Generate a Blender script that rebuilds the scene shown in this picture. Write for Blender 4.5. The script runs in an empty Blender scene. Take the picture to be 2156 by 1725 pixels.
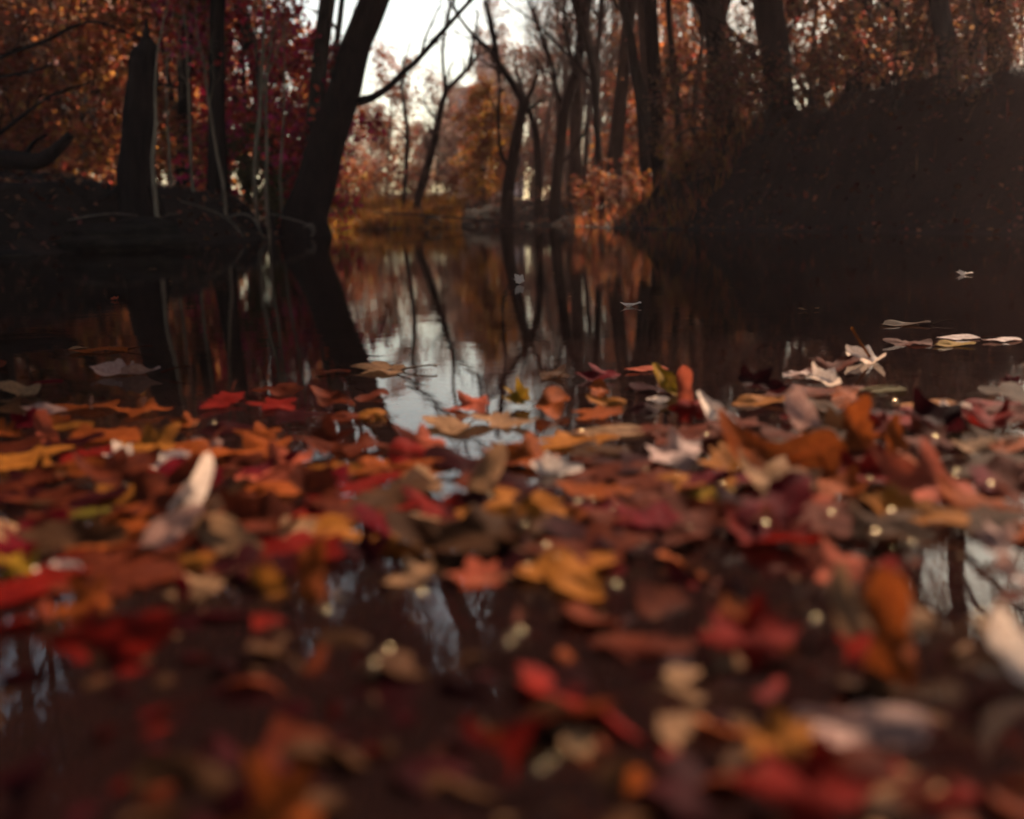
import bpy, math, random
import numpy as np
from mathutils import Vector, Matrix, Euler
R = math.radians
scene = bpy.context.scene
COL = scene.collection

# ------------------------------------------------------------------ camera
CAM_H = 0.35
PITCH, ROLL = R(11.06), R(1.2)
cam_d = bpy.data.cameras.new('camera')
cam = bpy.data.objects.new('camera', cam_d); COL.objects.link(cam)
cam_d.sensor_fit = 'HORIZONTAL'; cam_d.sensor_width = 36.0; cam_d.lens = 35.06
cam_d.clip_start = 0.02; cam_d.clip_end = 2000
cam_d.dof.use_dof = True
cam_d.dof.focus_distance = 3.5
cam_d.dof.aperture_fstop = 1.9
cam.matrix_world = Matrix.Translation((0, 0, CAM_H)) @ Matrix.Rotation(math.pi/2 - PITCH, 4, 'X') @ Matrix.Rotation(-ROLL, 4, 'Z')
scene.camera = cam

# ------------------------------------------------------------------ sky and sun
SUN_AZ, SUN_EL = R(34), R(37)          # azimuth to the right of the view (+Y), elevation
world = bpy.data.worlds.new('World'); scene.world = world
world.use_nodes = True
wn = world.node_tree.nodes; wl = world.node_tree.links
bg = wn['Background']
sky = wn.new('ShaderNodeTexSky'); sky.sky_type = 'NISHITA'; sky.sun_disc = False
sky.sun_elevation = SUN_EL; sky.sun_rotation = SUN_AZ
sky.air_density = 1.0; sky.dust_density = 2.0; sky.ozone_density = 1.0
tint = wn.new('ShaderNodeMixRGB'); tint.blend_type = 'MULTIPLY'; tint.inputs[0].default_value = 1
tint.inputs[2].default_value = (.97, .97, .81, 1)
wl.new(sky.outputs[0], tint.inputs[1]); wl.new(tint.outputs[0], bg.inputs[0])
bg.inputs[1].default_value = 0.055
sun_d = bpy.data.lights.new('sun', 'SUN'); sun = bpy.data.objects.new('sun', sun_d); COL.objects.link(sun)
sun_d.energy = 5.0; sun_d.angle = R(0.5); sun_d.color = (1.0, 0.80, 0.60)
SUN_DIR = Vector((math.sin(SUN_AZ)*math.cos(SUN_EL), math.cos(SUN_AZ)*math.cos(SUN_EL), math.sin(SUN_EL)))
sun.rotation_euler = SUN_DIR.to_track_quat('Z', 'Y').to_euler()
sun.location = (10, 20, 30)
scene.view_settings.view_transform = 'Standard'; scene.view_settings.look = 'None'
scene.view_settings.gamma = 1.0; scene.view_settings.exposure = 2.1
scene.view_settings.use_curve_mapping = False
scene.render.engine = 'CYCLES'
cy = scene.cycles
cy.use_denoising = True; cy.denoiser = 'OPENIMAGEDENOISE'
cy.max_bounces = 6; cy.diffuse_bounces = 2; cy.glossy_bounces = 3; cy.transmission_bounces = 3
cy.transparent_max_bounces = 6; cy.sample_clamp_indirect = 6; cy.caustics_reflective = False; cy.caustics_refractive = False
cy.use_adaptive_sampling = True; cy.adaptive_threshold = 0.02

# ------------------------------------------------------------------ helpers
F = 2100.0
MW = cam.matrix_world.copy()
def ray(px, py):
    d = Vector(((px-1078)/F, -(py-862.5)/F, -1.0))
    return (MW.to_3x3() @ d)
def P(px, py, Y):
    """point of the place seen at (px, py) of the 2156x1725 photograph, Y metres ahead"""
    d = ray(px, py); t = Y/d.y
    return Vector((0, 0, CAM_H)) + d*t
def W(px, py, z=0.0):
    """point seen at (px, py) lying at height z"""
    d = ray(px, py); t = (z-CAM_H)/d.z
    return Vector((0, 0, CAM_H)) + d*t
rng = np.random.default_rng(7)
rnd = random.Random(11)

def tag(o, label=None, cat=None, group=None, kind=None):
    if label: o['label'] = label
    if cat: o['category'] = cat
    if group: o['group'] = group
    if kind: o['kind'] = kind
    return o
def mesh_obj(name, verts, faces, mats, parent=None, mi=None, smooth=True, loc=None):
    me = bpy.data.meshes.new(name)
    me.from_pydata([tuple(v) for v in verts], [], faces)
    for m in (mats if isinstance(mats, (list, tuple)) else [mats]): me.materials.append(m)
    if mi is not None: me.polygons.foreach_set('material_index', mi)
    if smooth: me.polygons.foreach_set('use_smooth', [True]*len(me.polygons))
    me.update()
    o = bpy.data.objects.new(name, me); COL.objects.link(o)
    if parent: o.parent = parent
    if loc is not None: o.location = loc
    return o
def np_mesh(name, V, Fq, mats, mi=None, smooth=False):
    """V (n,3) float array, Fq (m,k) int array"""
    me = bpy.data.meshes.new(name)
    V = np.asarray(V, np.float32); Fq = np.asarray(Fq, np.int32); k = Fq.shape[1]
    me.vertices.add(len(V)); me.vertices.foreach_set('co', V.ravel())
    me.loops.add(Fq.size); me.loops.foreach_set('vertex_index', Fq.ravel())
    me.polygons.add(len(Fq)); me.polygons.foreach_set('loop_start', np.arange(0, Fq.size, k, dtype=np.int32))
    for m in (mats if isinstance(mats, (list, tuple)) else [mats]): me.materials.append(m)
    if mi is not None: me.polygons.foreach_set('material_index', np.asarray(mi, np.int32))
    me.polygons.foreach_set('use_smooth', np.full(len(Fq), smooth))
    me.update(calc_edges=True)
    return me
def link(name, me, parent=None, loc=None):
    o = bpy.data.objects.new(name, me); COL.objects.link(o)
    if parent: o.parent = parent
    if loc is not None: o.location = loc
    return o
def empty(name, loc, label=None, cat=None, group=None):
    o = bpy.data.objects.new(name, None); COL.objects.link(o); o.location = loc
    o.empty_display_size = 0.1
    return tag(o, label, cat, group)
def copy_tree(root, loc, rz=0.0, sc=1.0, tilt=(0, 0)):
    r = root.copy(); COL.objects.link(r); r.location = loc; r.rotation_euler = (tilt[0], tilt[1], rz)
    r.scale = (sc, sc, sc)
    for ch in root.children:
        c = ch.copy(); COL.objects.link(c); c.parent = r
        for g in ch.children:
            d = g.copy(); COL.objects.link(d); d.parent = c
    return r

# ------------------------------------------------------------------ materials
def newmat(name):
    m = bpy.data.materials.new(name); m.use_nodes = True
    n = m.node_tree.nodes; n.clear()
    out = n.new('ShaderNodeOutputMaterial')
    return m, n, m.node_tree.links, out
def noise(n, l, scale, vec=None, detail=4, rough=.6):
    t = n.new('ShaderNodeTexNoise'); t.inputs['Scale'].default_value = scale
    t.inputs['Detail'].default_value = detail; t.inputs['Roughness'].default_value = rough
    if vec is not None: l.new(vec, t.inputs['Vector'])
    return t
def ramp(n, l, fac, stops):
    r = n.new('ShaderNodeValToRGB'); e = r.color_ramp.elements
    while len(e) < len(stops): e.new(0.5)
    for i, (p, c) in enumerate(stops): e[i].position = p; e[i].color = (*c, 1)
    l.new(fac, r.inputs[0]); return r
def surf_mat(name, stops, scale, rough=.9, bump=.4, bscale=None, stretch=None, spec=.3, bdist=.02):
    m, n, l, out = newmat(name)
    tc = n.new('ShaderNodeTexCoord'); vec = tc.outputs['Object']
    if stretch:
        mp = n.new('ShaderNodeMapping'); mp.inputs['Scale'].default_value = stretch
        l.new(vec, mp.inputs['Vector']); vec = mp.outputs[0]
    t = noise(n, l, scale, vec); r = ramp(n, l, t.outputs['Fac'], stops)
    b = n.new('ShaderNodeBsdfPrincipled'); b.inputs['Roughness'].default_value = rough
    b.inputs['Specular IOR Level'].default_value = spec
    l.new(r.outputs[0], b.inputs['Base Color'])
    t2 = noise(n, l, bscale or scale*3, vec, 6, .65)
    bp = n.new('ShaderNodeBump'); bp.inputs['Strength'].default_value = bump; bp.inputs['Distance'].default_value = bdist
    l.new(t2.outputs['Fac'], bp.inputs['Height']); l.new(bp.outputs[0], b.inputs['Normal'])
    l.new(b.outputs[0], out.inputs[0])
    return m
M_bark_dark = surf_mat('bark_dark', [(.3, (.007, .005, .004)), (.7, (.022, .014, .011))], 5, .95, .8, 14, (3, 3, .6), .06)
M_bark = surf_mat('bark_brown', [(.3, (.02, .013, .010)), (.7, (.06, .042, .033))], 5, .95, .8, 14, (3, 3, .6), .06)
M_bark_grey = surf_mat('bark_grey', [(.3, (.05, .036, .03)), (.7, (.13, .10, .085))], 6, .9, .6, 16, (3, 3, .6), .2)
M_bark_pale = surf_mat('bark_pale', [(.3, (.07, .042, .025)), (.7, (.22, .14, .085))], 6, .85, .5, 16, (3, 3, .6), .25)
M_soil = surf_mat('bank_soil', [(.3, (.008, .005, .004)), (.55, (.018, .011, .008)), (.75, (.035, .02, .013))], 2.2, .95, .9, 9, None, .1, .08)
M_rock = surf_mat('wet_rock', [(.3, (.006, .004, .003)), (.55, (.015, .010, .006)), (.75, (.042, .030, .018))], 5, .9, .9, 14, (1, 1, 4), .1, .05)
M_stone = surf_mat('pale_stone', [(.3, (.18, .15, .12)), (.7, (.42, .38, .33))], 8, .7, .5, 20)
M_root = surf_mat('bare_root', [(.3, (.04, .026, .018)), (.7, (.15, .10, .065))], 12, .8, .5, 30)

def leaf_mat(name, c1, c2, under=None, trans=.35, rough=.6, nscale=18, spec=.03, hv=.0):
    m, n, l, out = newmat(name)
    tc = n.new('ShaderNodeTexCoord'); oi = n.new('ShaderNodeObjectInfo')
    add = n.new('ShaderNodeVectorMath'); add.operation = 'ADD'
    l.new(tc.outputs['Object'], add.inputs[0]); l.new(oi.outputs['Random'], add.inputs[1])
    t = noise(n, l, nscale, add.outputs[0], 3, .6)
    r = ramp(n, l, t.outputs['Fac'], [(.35, c1), (.62, c2)])
    fine = noise(n, l, nscale*7, add.outputs[0], 4, .7)
    mx = n.new('ShaderNodeMixRGB'); mx.blend_type = 'MULTIPLY'; mx.inputs[0].default_value = .5
    fr = ramp(n, l, fine.outputs['Fac'], [(.35, (.33, .27, .25)), (.62, (1, 1, 1))])
    l.new(r.outputs[0], mx.inputs[1]); l.new(fr.outputs[0], mx.inputs[2])
    col = mx.outputs[0]
    sx = n.new('ShaderNodeSeparateXYZ'); l.new(tc.outputs['Object'], sx.inputs[0])
    def mth(op, a, b=None):
        q = n.new('ShaderNodeMath'); q.operation = op
        for k_, v_ in ((0, a), (1, b)):
            if v_ is None: continue
            if isinstance(v_, (int, float)): q.inputs[k_].default_value = v_
            else: l.new(v_, q.inputs[k_])
        return q.outputs[0]
    ab = mth('ABSOLUTE', sx.outputs[0])
    fv = mth('FRACT', mth('SUBTRACT', mth('MULTIPLY', sx.outputs[1], 7.0), mth('MULTIPLY', ab, 6.0)))
    side_v = mth('LESS_THAN', mth('ABSOLUTE', mth('SUBTRACT', fv, .5)), .055)
    mid_v = mth('LESS_THAN', ab, .011)
    vv = mth('MULTIPLY', mth('MAXIMUM', side_v, mid_v), .55 if not hv else 0.0)
    mvn = n.new('ShaderNodeMixRGB'); l.new(vv, mvn.inputs[0]); l.new(col, mvn.inputs[1])
    mvn.inputs[2].default_value = (c1[0]*.45, c1[1]*.4, c1[2]*.4, 1); col = mvn.outputs[0]
    if hv:
        gi = n.new('ShaderNodeNewGeometry')
        hs = n.new('ShaderNodeHueSaturation')
        mr = n.new('ShaderNodeMapRange'); mr.inputs[3].default_value = .5-hv; mr.inputs[4].default_value = .5+hv
        l.new(gi.outputs['Random Per Island'], mr.inputs[0]); l.new(mr.outputs[0], hs.inputs['Hue'])
        m2 = n.new('ShaderNodeMath'); m2.operation = 'FRACT'
        m3 = n.new('ShaderNodeMath'); m3.operation = 'MULTIPLY'; m3.inputs[1].default_value = 17.3
        l.new(gi.outputs['Random Per Island'], m3.inputs[0]); l.new(m3.outputs[0], m2.inputs[0])
        mv = n.new('ShaderNodeMapRange'); mv.inputs[3].default_value = .45; mv.inputs[4].default_value = 1.5
        l.new(m2.outputs[0], mv.inputs[0]); l.new(mv.outputs[0], hs.inputs['Value'])
        l.new(col, hs.inputs['Color']); col = hs.outputs[0]
    if under:
        g = n.new('ShaderNodeNewGeometry'); mu = n.new('ShaderNodeMixRGB')
        l.new(g.outputs['Backfacing'], mu.inputs[0]); l.new(col, mu.inputs[1]); mu.inputs[2].default_value = (*under, 1)
        col = mu.outputs[0]
    b = n.new('ShaderNodeBsdfPrincipled'); b.inputs['Roughness'].default_value = rough
    b.inputs['Specular IOR Level'].default_value = spec
    l.new(col, b.inputs['Base Color'])
    bp = n.new('ShaderNodeBump'); bp.inputs['Strength'].default_value = .35; bp.inputs['Distance'].default_value = .002
    l.new(fine.outputs['Fac'], bp.inputs['Height']); l.new(bp.outputs[0], b.inputs['Normal'])
    tr = n.new('ShaderNodeBsdfTranslucent'); l.new(col, tr.inputs[0])
    ms = n.new('ShaderNodeMixShader'); ms.inputs[0].default_value = trans
    l.new(b.outputs[0], ms.inputs[1]); l.new(tr.outputs[0], ms.inputs[2]); l.new(ms.outputs[0], out.inputs[0])
    return m
LC = {   # colours of the fallen leaves
 'crimson': ((.16, .003, .008), (.07, .002, .006)),
 'maroon':  ((.040, .003, .005), (.02, .003, .004)),
 'red':     ((.22, .012, .006), (.12, .005, .005)),
 'russet':  ((.15, .028, .010), (.07, .011, .006)),
 'orange':  ((.34, .075, .014), (.20, .035, .008)),
 'amber':   ((.38, .13, .020), (.25, .075, .012)),
 'yellow':  ((.34, .19, .015), (.24, .10, .012)),
 'olive':   ((.12, .085, .012), (.07, .04, .010)),
 'tan':     ((.28, .15, .075), (.18, .085, .045)),
 'brown':   ((.085, .035, .016), (.05, .02, .010)),
 'pink':    ((.34, .07, .035), (.24, .045, .022)),
 'mauve':   ((.36, .20, .16), (.27, .13, .10)),
 'cream':   ((.66, .50, .40), (.52, .35, .26)),
}
WET_SHADE = {'cream': 1.0, 'mauve': .85, 'tan': .8, 'pink': .8}      # leaf colours darkened for wetness and in place of partial shade
LC = {k: tuple(tuple(c*WET_SHADE.get(k, .60) for c in col) for col in v) for k, v in LC.items()}
LM = {k: leaf_mat('leaf_'+k, v[0], v[1], spec=.05 if k in ('cream', 'mauve') else .008) for k, v in LC.items()}
def foliage(name, c1, c2, trans=.45, hv=.03):
    return leaf_mat(name, c1, c2, None, trans, .6, 1.3, .25, hv)
FO = {
 'orange': foliage('foliage_orange', (.46, .15, .045), (.28, .08, .03)),
 'rust':   foliage('foliage_rust', (.30, .10, .045), (.18, .06, .03)),
 'brown':  foliage('foliage_brown', (.24, .10, .055), (.13, .06, .035)),
 'crimson': foliage('foliage_crimson', (.68, .035, .06), (.45, .02, .035)),
 'yellow': foliage('foliage_yellow', (.42, .20, .03), (.26, .09, .02)),
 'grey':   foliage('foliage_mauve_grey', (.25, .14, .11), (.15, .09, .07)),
 'olive':  foliage('foliage_olive', (.12, .10, .02), (.08, .05, .015)),
}
M_litter = leaf_mat('forest_litter', (.26, .085, .035), (.12, .035, .018), None, .2, .7, 2.0, .3, .02)

def water_mat():
    m, n, l, out = newmat('creek_water')
    tc = n.new('ShaderNodeTexCoord')
    mp = n.new('ShaderNodeMapping'); mp.inputs['Scale'].default_value = (1, 1.6, 1)
    l.new(tc.outputs['Object'], mp.inputs['Vector'])
    a = noise(n, l, 3.5, mp.outputs[0], 2, .5)
    b = noise(n, l, 38.0, mp.outputs[0], 2, .55)
    ma = n.new('ShaderNodeMath'); ma.operation = 'MULTIPLY'; ma.inputs[1].default_value = .00007
    l.new(b.outputs['Fac'], ma.inputs[0])
    mb = n.new('ShaderNodeMath'); mb.operation = 'MULTIPLY_ADD'; mb.inputs[1].default_value = .0005
    l.new(a.outputs['Fac'], mb.inputs[0]); l.new(ma.outputs[0], mb.inputs[2])
    bp = n.new('ShaderNodeBump'); bp.inputs['Strength'].default_value = 1; bp.inputs['Distance'].default_value = 1.0
    l.new(mb.outputs[0], bp.inputs['Height'])
    fr = n.new('ShaderNodeFresnel'); fr.inputs['IOR'].default_value = 1.33; l.new(bp.outputs[0], fr.inputs['Normal'])
    gl = n.new('ShaderNodeBsdfGlossy'); gl.inputs['Roughness'].default_value = .0; l.new(bp.outputs[0], gl.inputs['Normal'])
    tr = n.new('ShaderNodeBsdfTransparent'); tr.inputs[0].default_value = (.70, .52, .40, 1)
    silt_lift = n.new('ShaderNodeBsdfDiffuse'); silt_lift.inputs[0].default_value = (.075, .034, .032, 1)  # murky scatter, its brown added to lift the blacks of the water
    body = n.new('ShaderNodeMixShader'); body.inputs[0].default_value = .055
    l.new(tr.outputs[0], body.inputs[1]); l.new(silt_lift.outputs[0], body.inputs[2])
    ms = n.new('ShaderNodeMixShader'); l.new(fr.outputs[0], ms.inputs[0]); l.new(body.outputs[0], ms.inputs[1]); l.new(gl.outputs[0], ms.inputs[2])
    l.new(ms.outputs[0], out.inputs[0])
    return m
M_water = water_mat()

# ------------------------------------------------------------------ terrain
SHORE = np.array([(-9, -8), (-8.0, 3), (-7.2, 7), (-6.6, 10), (-5.6, 12.6), (-4.9, 14.5), (-4.5, 17), (-4.3, 19.6), (-4.6, 20.8), (-5.6, 23), (-6.2, 27), (-5, 30),
                  (-2.6, 31.5), (-.6, 32.2), (1.2, 31), (1.7, 27.5), (2.1, 24.5), (3.1, 20), (4.3, 16), (5.4, 13), (6.3, 10), (7.2, 6), (8, 2), (9, -8)], float)
def sdist(X, Y):
    """signed distance to the shoreline, + on land"""
    X = np.asarray(X, float); Y = np.asarray(Y, float)
    d = np.full(X.shape, 1e9); inside = np.zeros(X.shape, bool); n = len(SHORE)
    for i in range(n):
        a = SHORE[i]; b = SHORE[(i+1) % n]; ab = b-a
        t = np.clip(((X-a[0])*ab[0]+(Y-a[1])*ab[1])/(ab@ab), 0, 1)
        d = np.minimum(d, np.hypot(X-a[0]-t*ab[0], Y-a[1]-t*ab[1]))
        c = (a[1] > Y) != (b[1] > Y)
        xi = ab[0]*(Y-a[1])/(ab[1] if ab[1] else 1e-9)+a[0]
        inside ^= c & (X < xi)
    return np.where(inside, -d, d)
def sstep(t):
    t = np.clip(t, 0, 1); return t*t*(3-2*t)
def vnoise(X, Y, s=0):
    return (np.sin(X*1.3+s)*np.cos(Y*1.1-s*2)+np.sin(X*2.9+Y*1.7+s)*.5+np.cos(X*.7-Y*3.1+s*1.7)*.4+np.sin(X*6.1-Y*5.3+s)*.18+np.sin(X*4.7+Y*8.3)*.14)
def height(X, Y):
    X = np.asarray(X, float); Y = np.asarray(Y, float)
    s = sdist(X, Y)
    far = sstep((Y-21.5)/7)                     # far shore
    right = sstep((X+1)/3)
    Rw = right            # high right bank
    Hr = 2.05 + .15*np.sin(Y*.9); Wr = 1.9
    Hl, Wl = .85, 1.1
    Hf, Wf = .75, 4.0
    side = right
    H0 = Hl*(1-side)+Hr*side; W0 = Wl*(1-side)+Wr*side
    H = H0*(1-far)+Hf*far; Wd = W0*(1-far)+Wf*far
    H = np.where(right > .5, np.maximum(H, 0), H)
    land = H*sstep(s/Wd*.5+.5*np.clip(s/Wd, 0, 1)) + np.clip(s-Wd, 0, 60)*(.045*(1-side)+.012*side)*(1-.35*far)
    land = land + .06*vnoise(X*1.1, Y*1.1)*sstep(s/.8)
    land = land + right*(1-far)*sstep(s/.6)*(.10*np.sin(X*5.1+Y*2.3)*np.cos(Y*4.3-X)+.07*np.sin(X*11-Y*7)+.05*np.sin(X*17+Y*13))
    # mound with roots on the right bank, hump of the fallen-log bank on the left
    land = land + .35*np.exp(-((X-6.9)**2+(Y-18.6)**2)/2.2) + .45*np.exp(-((X+9.2)**2/6+(Y-15)**2/2))
    bed = -.05 - .45*sstep((-s-.3)/4)*sstep((Y-.5)/5) - .06*(1-sstep((Y-.2)/3)) + .012*vnoise(X*4, Y*4)*sstep(-s/1)
    z = np.where(s > 0, land, np.minimum(bed*sstep(-s/.5), -.0+bed*.4*sstep(-s/.5)))
    return z
def hz(x, y): return float(height(np.array([x]), np.array([y]))[0])

def axis(lo, hi, dlo, dhi, step, grow=1.18):
    a = list(np.arange(dlo, dhi+1e-6, step)); s = step
    while a[-1] < hi: s *= grow; a.append(a[-1]+s)
    s = step
    while a[0] > lo: s *= grow; a.insert(0, a[0]-s)
    return np.array(a)
gx = axis(-500, 500, -12, 12, .16); gy = axis(-60, 700, -2, 36, .16)
GX, GY = np.meshgrid(gx, gy); GZ = height(GX, GY)
nx, ny = len(gx), len(gy)
V = np.stack([GX.ravel(), GY.ravel(), GZ.ravel()], 1)
idx = np.arange(nx*ny).reshape(ny, nx)
Fq = np.stack([idx[:-1, :-1].ravel(), idx[:-1, 1:].ravel(), idx[1:, 1:].ravel(), idx[1:, :-1].ravel()], 1)
ground = link('ground', np_mesh('ground', V, Fq, M_soil, smooth=True)); tag(ground, 'dark earth banks and leaf strewn forest floor round the creek', kind='structure')
wv = [(-14, -20, 0), (14, -20, 0), (14, 40, 0), (-14, 40, 0)]
water = mesh_obj('water', wv, [(0, 1, 2, 3)], M_water, smooth=False); tag(water, 'dark still creek water mirroring the autumn wood', kind='structure')

# ------------------------------------------------------------------ trees
class Sk:
    def __init__(s): s.t = []; s.tips = []
    def tube(s, pts, rad, lev): s.t.append((pts, rad, lev))
def tube_geo(tubes, sides_of):
    V = []; Fc = []; base = 0
    for pts, rad, lev in tubes:
        k = sides_of(lev); n = len(pts)
        P_ = np.array(pts, float); T = np.gradient(P_, axis=0); T /= (np.linalg.norm(T, axis=1)[:, None]+1e-9)
        up = np.array([0, 0, 1.0]) if abs(T[0][2]) < .9 else np.array([1.0, 0, 0])
        A = np.cross(T, up); A /= (np.linalg.norm(A, axis=1)[:, None]+1e-9); B = np.cross(T, A)
        ang = np.arange(k)*2*math.pi/k
        rad = np.array(rad)[:, None, None]
        wob = 1.0
        if lev == 0: wob = 1+.07*np.sin(3*ang+.8*np.arange(n)[:, None])[:, :, None]
        ring = P_[:, None, :] + rad*wob*(np.cos(ang)[None, :, None]*A[:, None, :]+np.sin(ang)[None, :, None]*B[:, None, :])
        V.append(ring.reshape(-1, 3))
        i = np.arange(n-1)[:, None]*k; j = np.arange(k)[None, :]; j2 = (j+1) % k
        Fc.append(np.stack([(i+j).ravel(), (i+j2).ravel(), (i+k+j2).ravel(), (i+k+j).ravel()], 1)+base)
        base += n*k
    return np.concatenate(V), np.concatenate(Fc)
def rot_dir(d, ang, az):
    d = d/np.linalg.norm(d); u = np.cross(d, [0, 0, 1.0]) if abs(d[2]) < .95 else np.cross(d, [1.0, 0, 0])
    u /= np.linalg.norm(u); v = np.cross(d, u)
    return d*math.cos(ang)+(u*math.cos(az)+v*math.sin(az))*math.sin(ang)
def sprout(sk, pts, rad, lev, maxlev, rr, n=7, t0=.3, t1=.98, L=.45, ang=45, up=.25, jit=.12, rfac=.55, npt=5):
    P_ = np.array(pts, float); seg = np.linalg.norm(np.diff(P_, axis=0), axis=1); cum = np.concatenate([[0], np.cumsum(seg)]); tot = cum[-1]
    for i in range(n):
        t = t0+(t1-t0)*(i+rr.random()*.9)/n
        s_ = t*tot; k = min(np.searchsorted(cum, s_)-1, len(P_)-2); k = max(k, 0)
        f = (s_-cum[k])/(seg[k]+1e-9); p = P_[k]*(1-f)+P_[k+1]*f
        d = P_[k+1]-P_[k]; r = (rad[k]*(1-f)+rad[k+1]*f)*rfac
        d = rot_dir(d, R(ang*(.7+.6*rr.random())), rr.random()*6.283); d = d+np.array([0, 0, up]); d /= np.linalg.norm(d)
        ln = tot*L*(1-.45*t)*(.6+.7*rr.random())
        q = [p]; 
        for j in range(npt-1):
            d = d+np.array([rr.gauss(0, jit), rr.gauss(0, jit), rr.gauss(0, jit)+up*.12]); d /= np.linalg.norm(d)
            q.append(q[-1]+d*ln/(npt-1))
        r = max(r, .003)
        rad2 = [max(r*(1-.8*j/(npt-1)), .0025) for j in range(npt)]
        sk.tube(q, rad2, lev)
        if lev >= maxlev: sk.tips.append(q)
        else: sprout(sk, q, rad2, lev+1, maxlev, rr, max(3, n-2), .2, .98, .55, ang, up*.6, jit*1.2, .6, max(4, npt-1))
def leaf_cloud(pts_list, per, size, spread, rs):
    """small leaf-shaped rhombs scattered along the twigs"""
    segs = np.array([np.concatenate([q[-2], q[-1]]) for q in pts_list])
    segs2 = np.array([np.concatenate([q[-3], q[-2]]) for q in pts_list]) if len(pts_list[0]) > 2 else segs
    S = np.concatenate([segs, segs2]); n = per*len(pts_list)
    k = rs.integers(0, len(S), n); t = rs.random(n)[:, None]
    c = S[k, :3]*(1-t)+S[k, 3:]*t + rs.normal(0, spread, (n, 3))
    a = rs.normal(0, 1, (n, 3)); a[:, 2] *= .6; a /= np.linalg.norm(a, axis=1)[:, None]
    b = rs.normal(0, 1, (n, 3)); b = np.cross(a, b); b /= np.linalg.norm(b, axis=1)[:, None]
    s = size*(.55+.9*rs.random(n))[:, None]
    nrm = np.cross(a, b)
    V = np.stack([c-a*s*.5, c+b*s*.36+nrm*s*.08, c+a*s*.5, c-b*s*.36+nrm*s*.08], 1).reshape(-1, 3)
    Fq = np.arange(4*n).reshape(n, 4)
    return V, Fq
def merge(parts):
    V = []; Fc = []; mi = []; base = 0
    for k, (v, f) in enumerate(parts):
        V.append(v); Fc.append(f+base); mi.append(np.full(len(f), k)); base += len(v)
    return np.concatenate(V), np.concatenate(Fc), np.concatenate(mi)
def sides(lev): return {0: 14, 1: 6, 2: 4}.get(lev, 3)
def build_tree(name, sk, base, bark, leafmat=None, per=0, size=.12, spread=.12, rs=None, label=None, cat='tree', group=None):
    """thing > trunk, branch (main limbs), crown (twigs and leaves)"""
    b = np.array(base, float)
    root = empty(name, base, label, cat, group)
    tr = [t for t in sk.t if t[2] == 0]; li = [t for t in sk.t if t[2] == 1]; tw = [t for t in sk.t if t[2] >= 2]
    v, f = tube_geo(tr, sides); link('trunk', np_mesh('trunk', v-b, f, bark, smooth=True), root)
    if li and (len(li) <= 10 or name == 'leaning_tree'):
        for t in li:
            v, f = tube_geo([t], sides); link('branch', np_mesh('branch', v-b, f, bark, smooth=True), root)
    elif li:
        v, f = tube_geo(li, sides); link('branch', np_mesh('branch', v-b, f, bark, smooth=True), root)
    parts = []; mats = []
    if tw: v, f = tube_geo(tw, sides); parts.append((v-b, f)); mats.append(bark)
    if leafmat is not None and per and sk.tips:
        v, f = leaf_cloud(sk.tips, per, size, spread, rs or rng); parts.append((v-b, f)); mats.append(leafmat)
    if parts:
        V_, F_, mi = merge(parts); link('crown', np_mesh('crown', V_, F_, mats, mi, smooth=False), root)
    return root
def px_path(path, Y=None):
    """[(px, py, width_px[, Y])] -> points and radii"""
    pts = []; rad = []
    for q in path:
        y = q[3] if len(q) > 3 else Y
        p = P(q[0], q[1], y); pts.append(np.array(p)); rad.append(q[2]*y/F/2)
    return pts, rad
def smooth_path(pts, rad, m=3):
    P_ = np.array(pts); n = len(P_); out = []; ro = []
    for i in range(n-1):
        p0 = P_[max(i-1, 0)]; p1 = P_[i]; p2 = P_[i+1]; p3 = P_[min(i+2, n-1)]
        for j in range(m):
            t = j/m
            out.append(.5*((2*p1)+(-p0+p2)*t+(2*p0-5*p1+4*p2-p3)*t*t+(-p0+3*p1-3*p2+p3)*t**3)); ro.append(rad[i]*(1-t)+rad[i+1]*t)
    out.append(P_[-1]); ro.append(rad[-1]); return out, ro
def flare(pts, rad, bark=None, sink=.35, fl=1.6):
    """bury the foot in the ground and widen it"""
    p = pts[0].copy(); d = (pts[1]-pts[0]); d = d/np.linalg.norm(d)
    return [p-np.array([0, 0, sink])-d*.1]+pts, [rad[0]*fl]+rad

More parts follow.
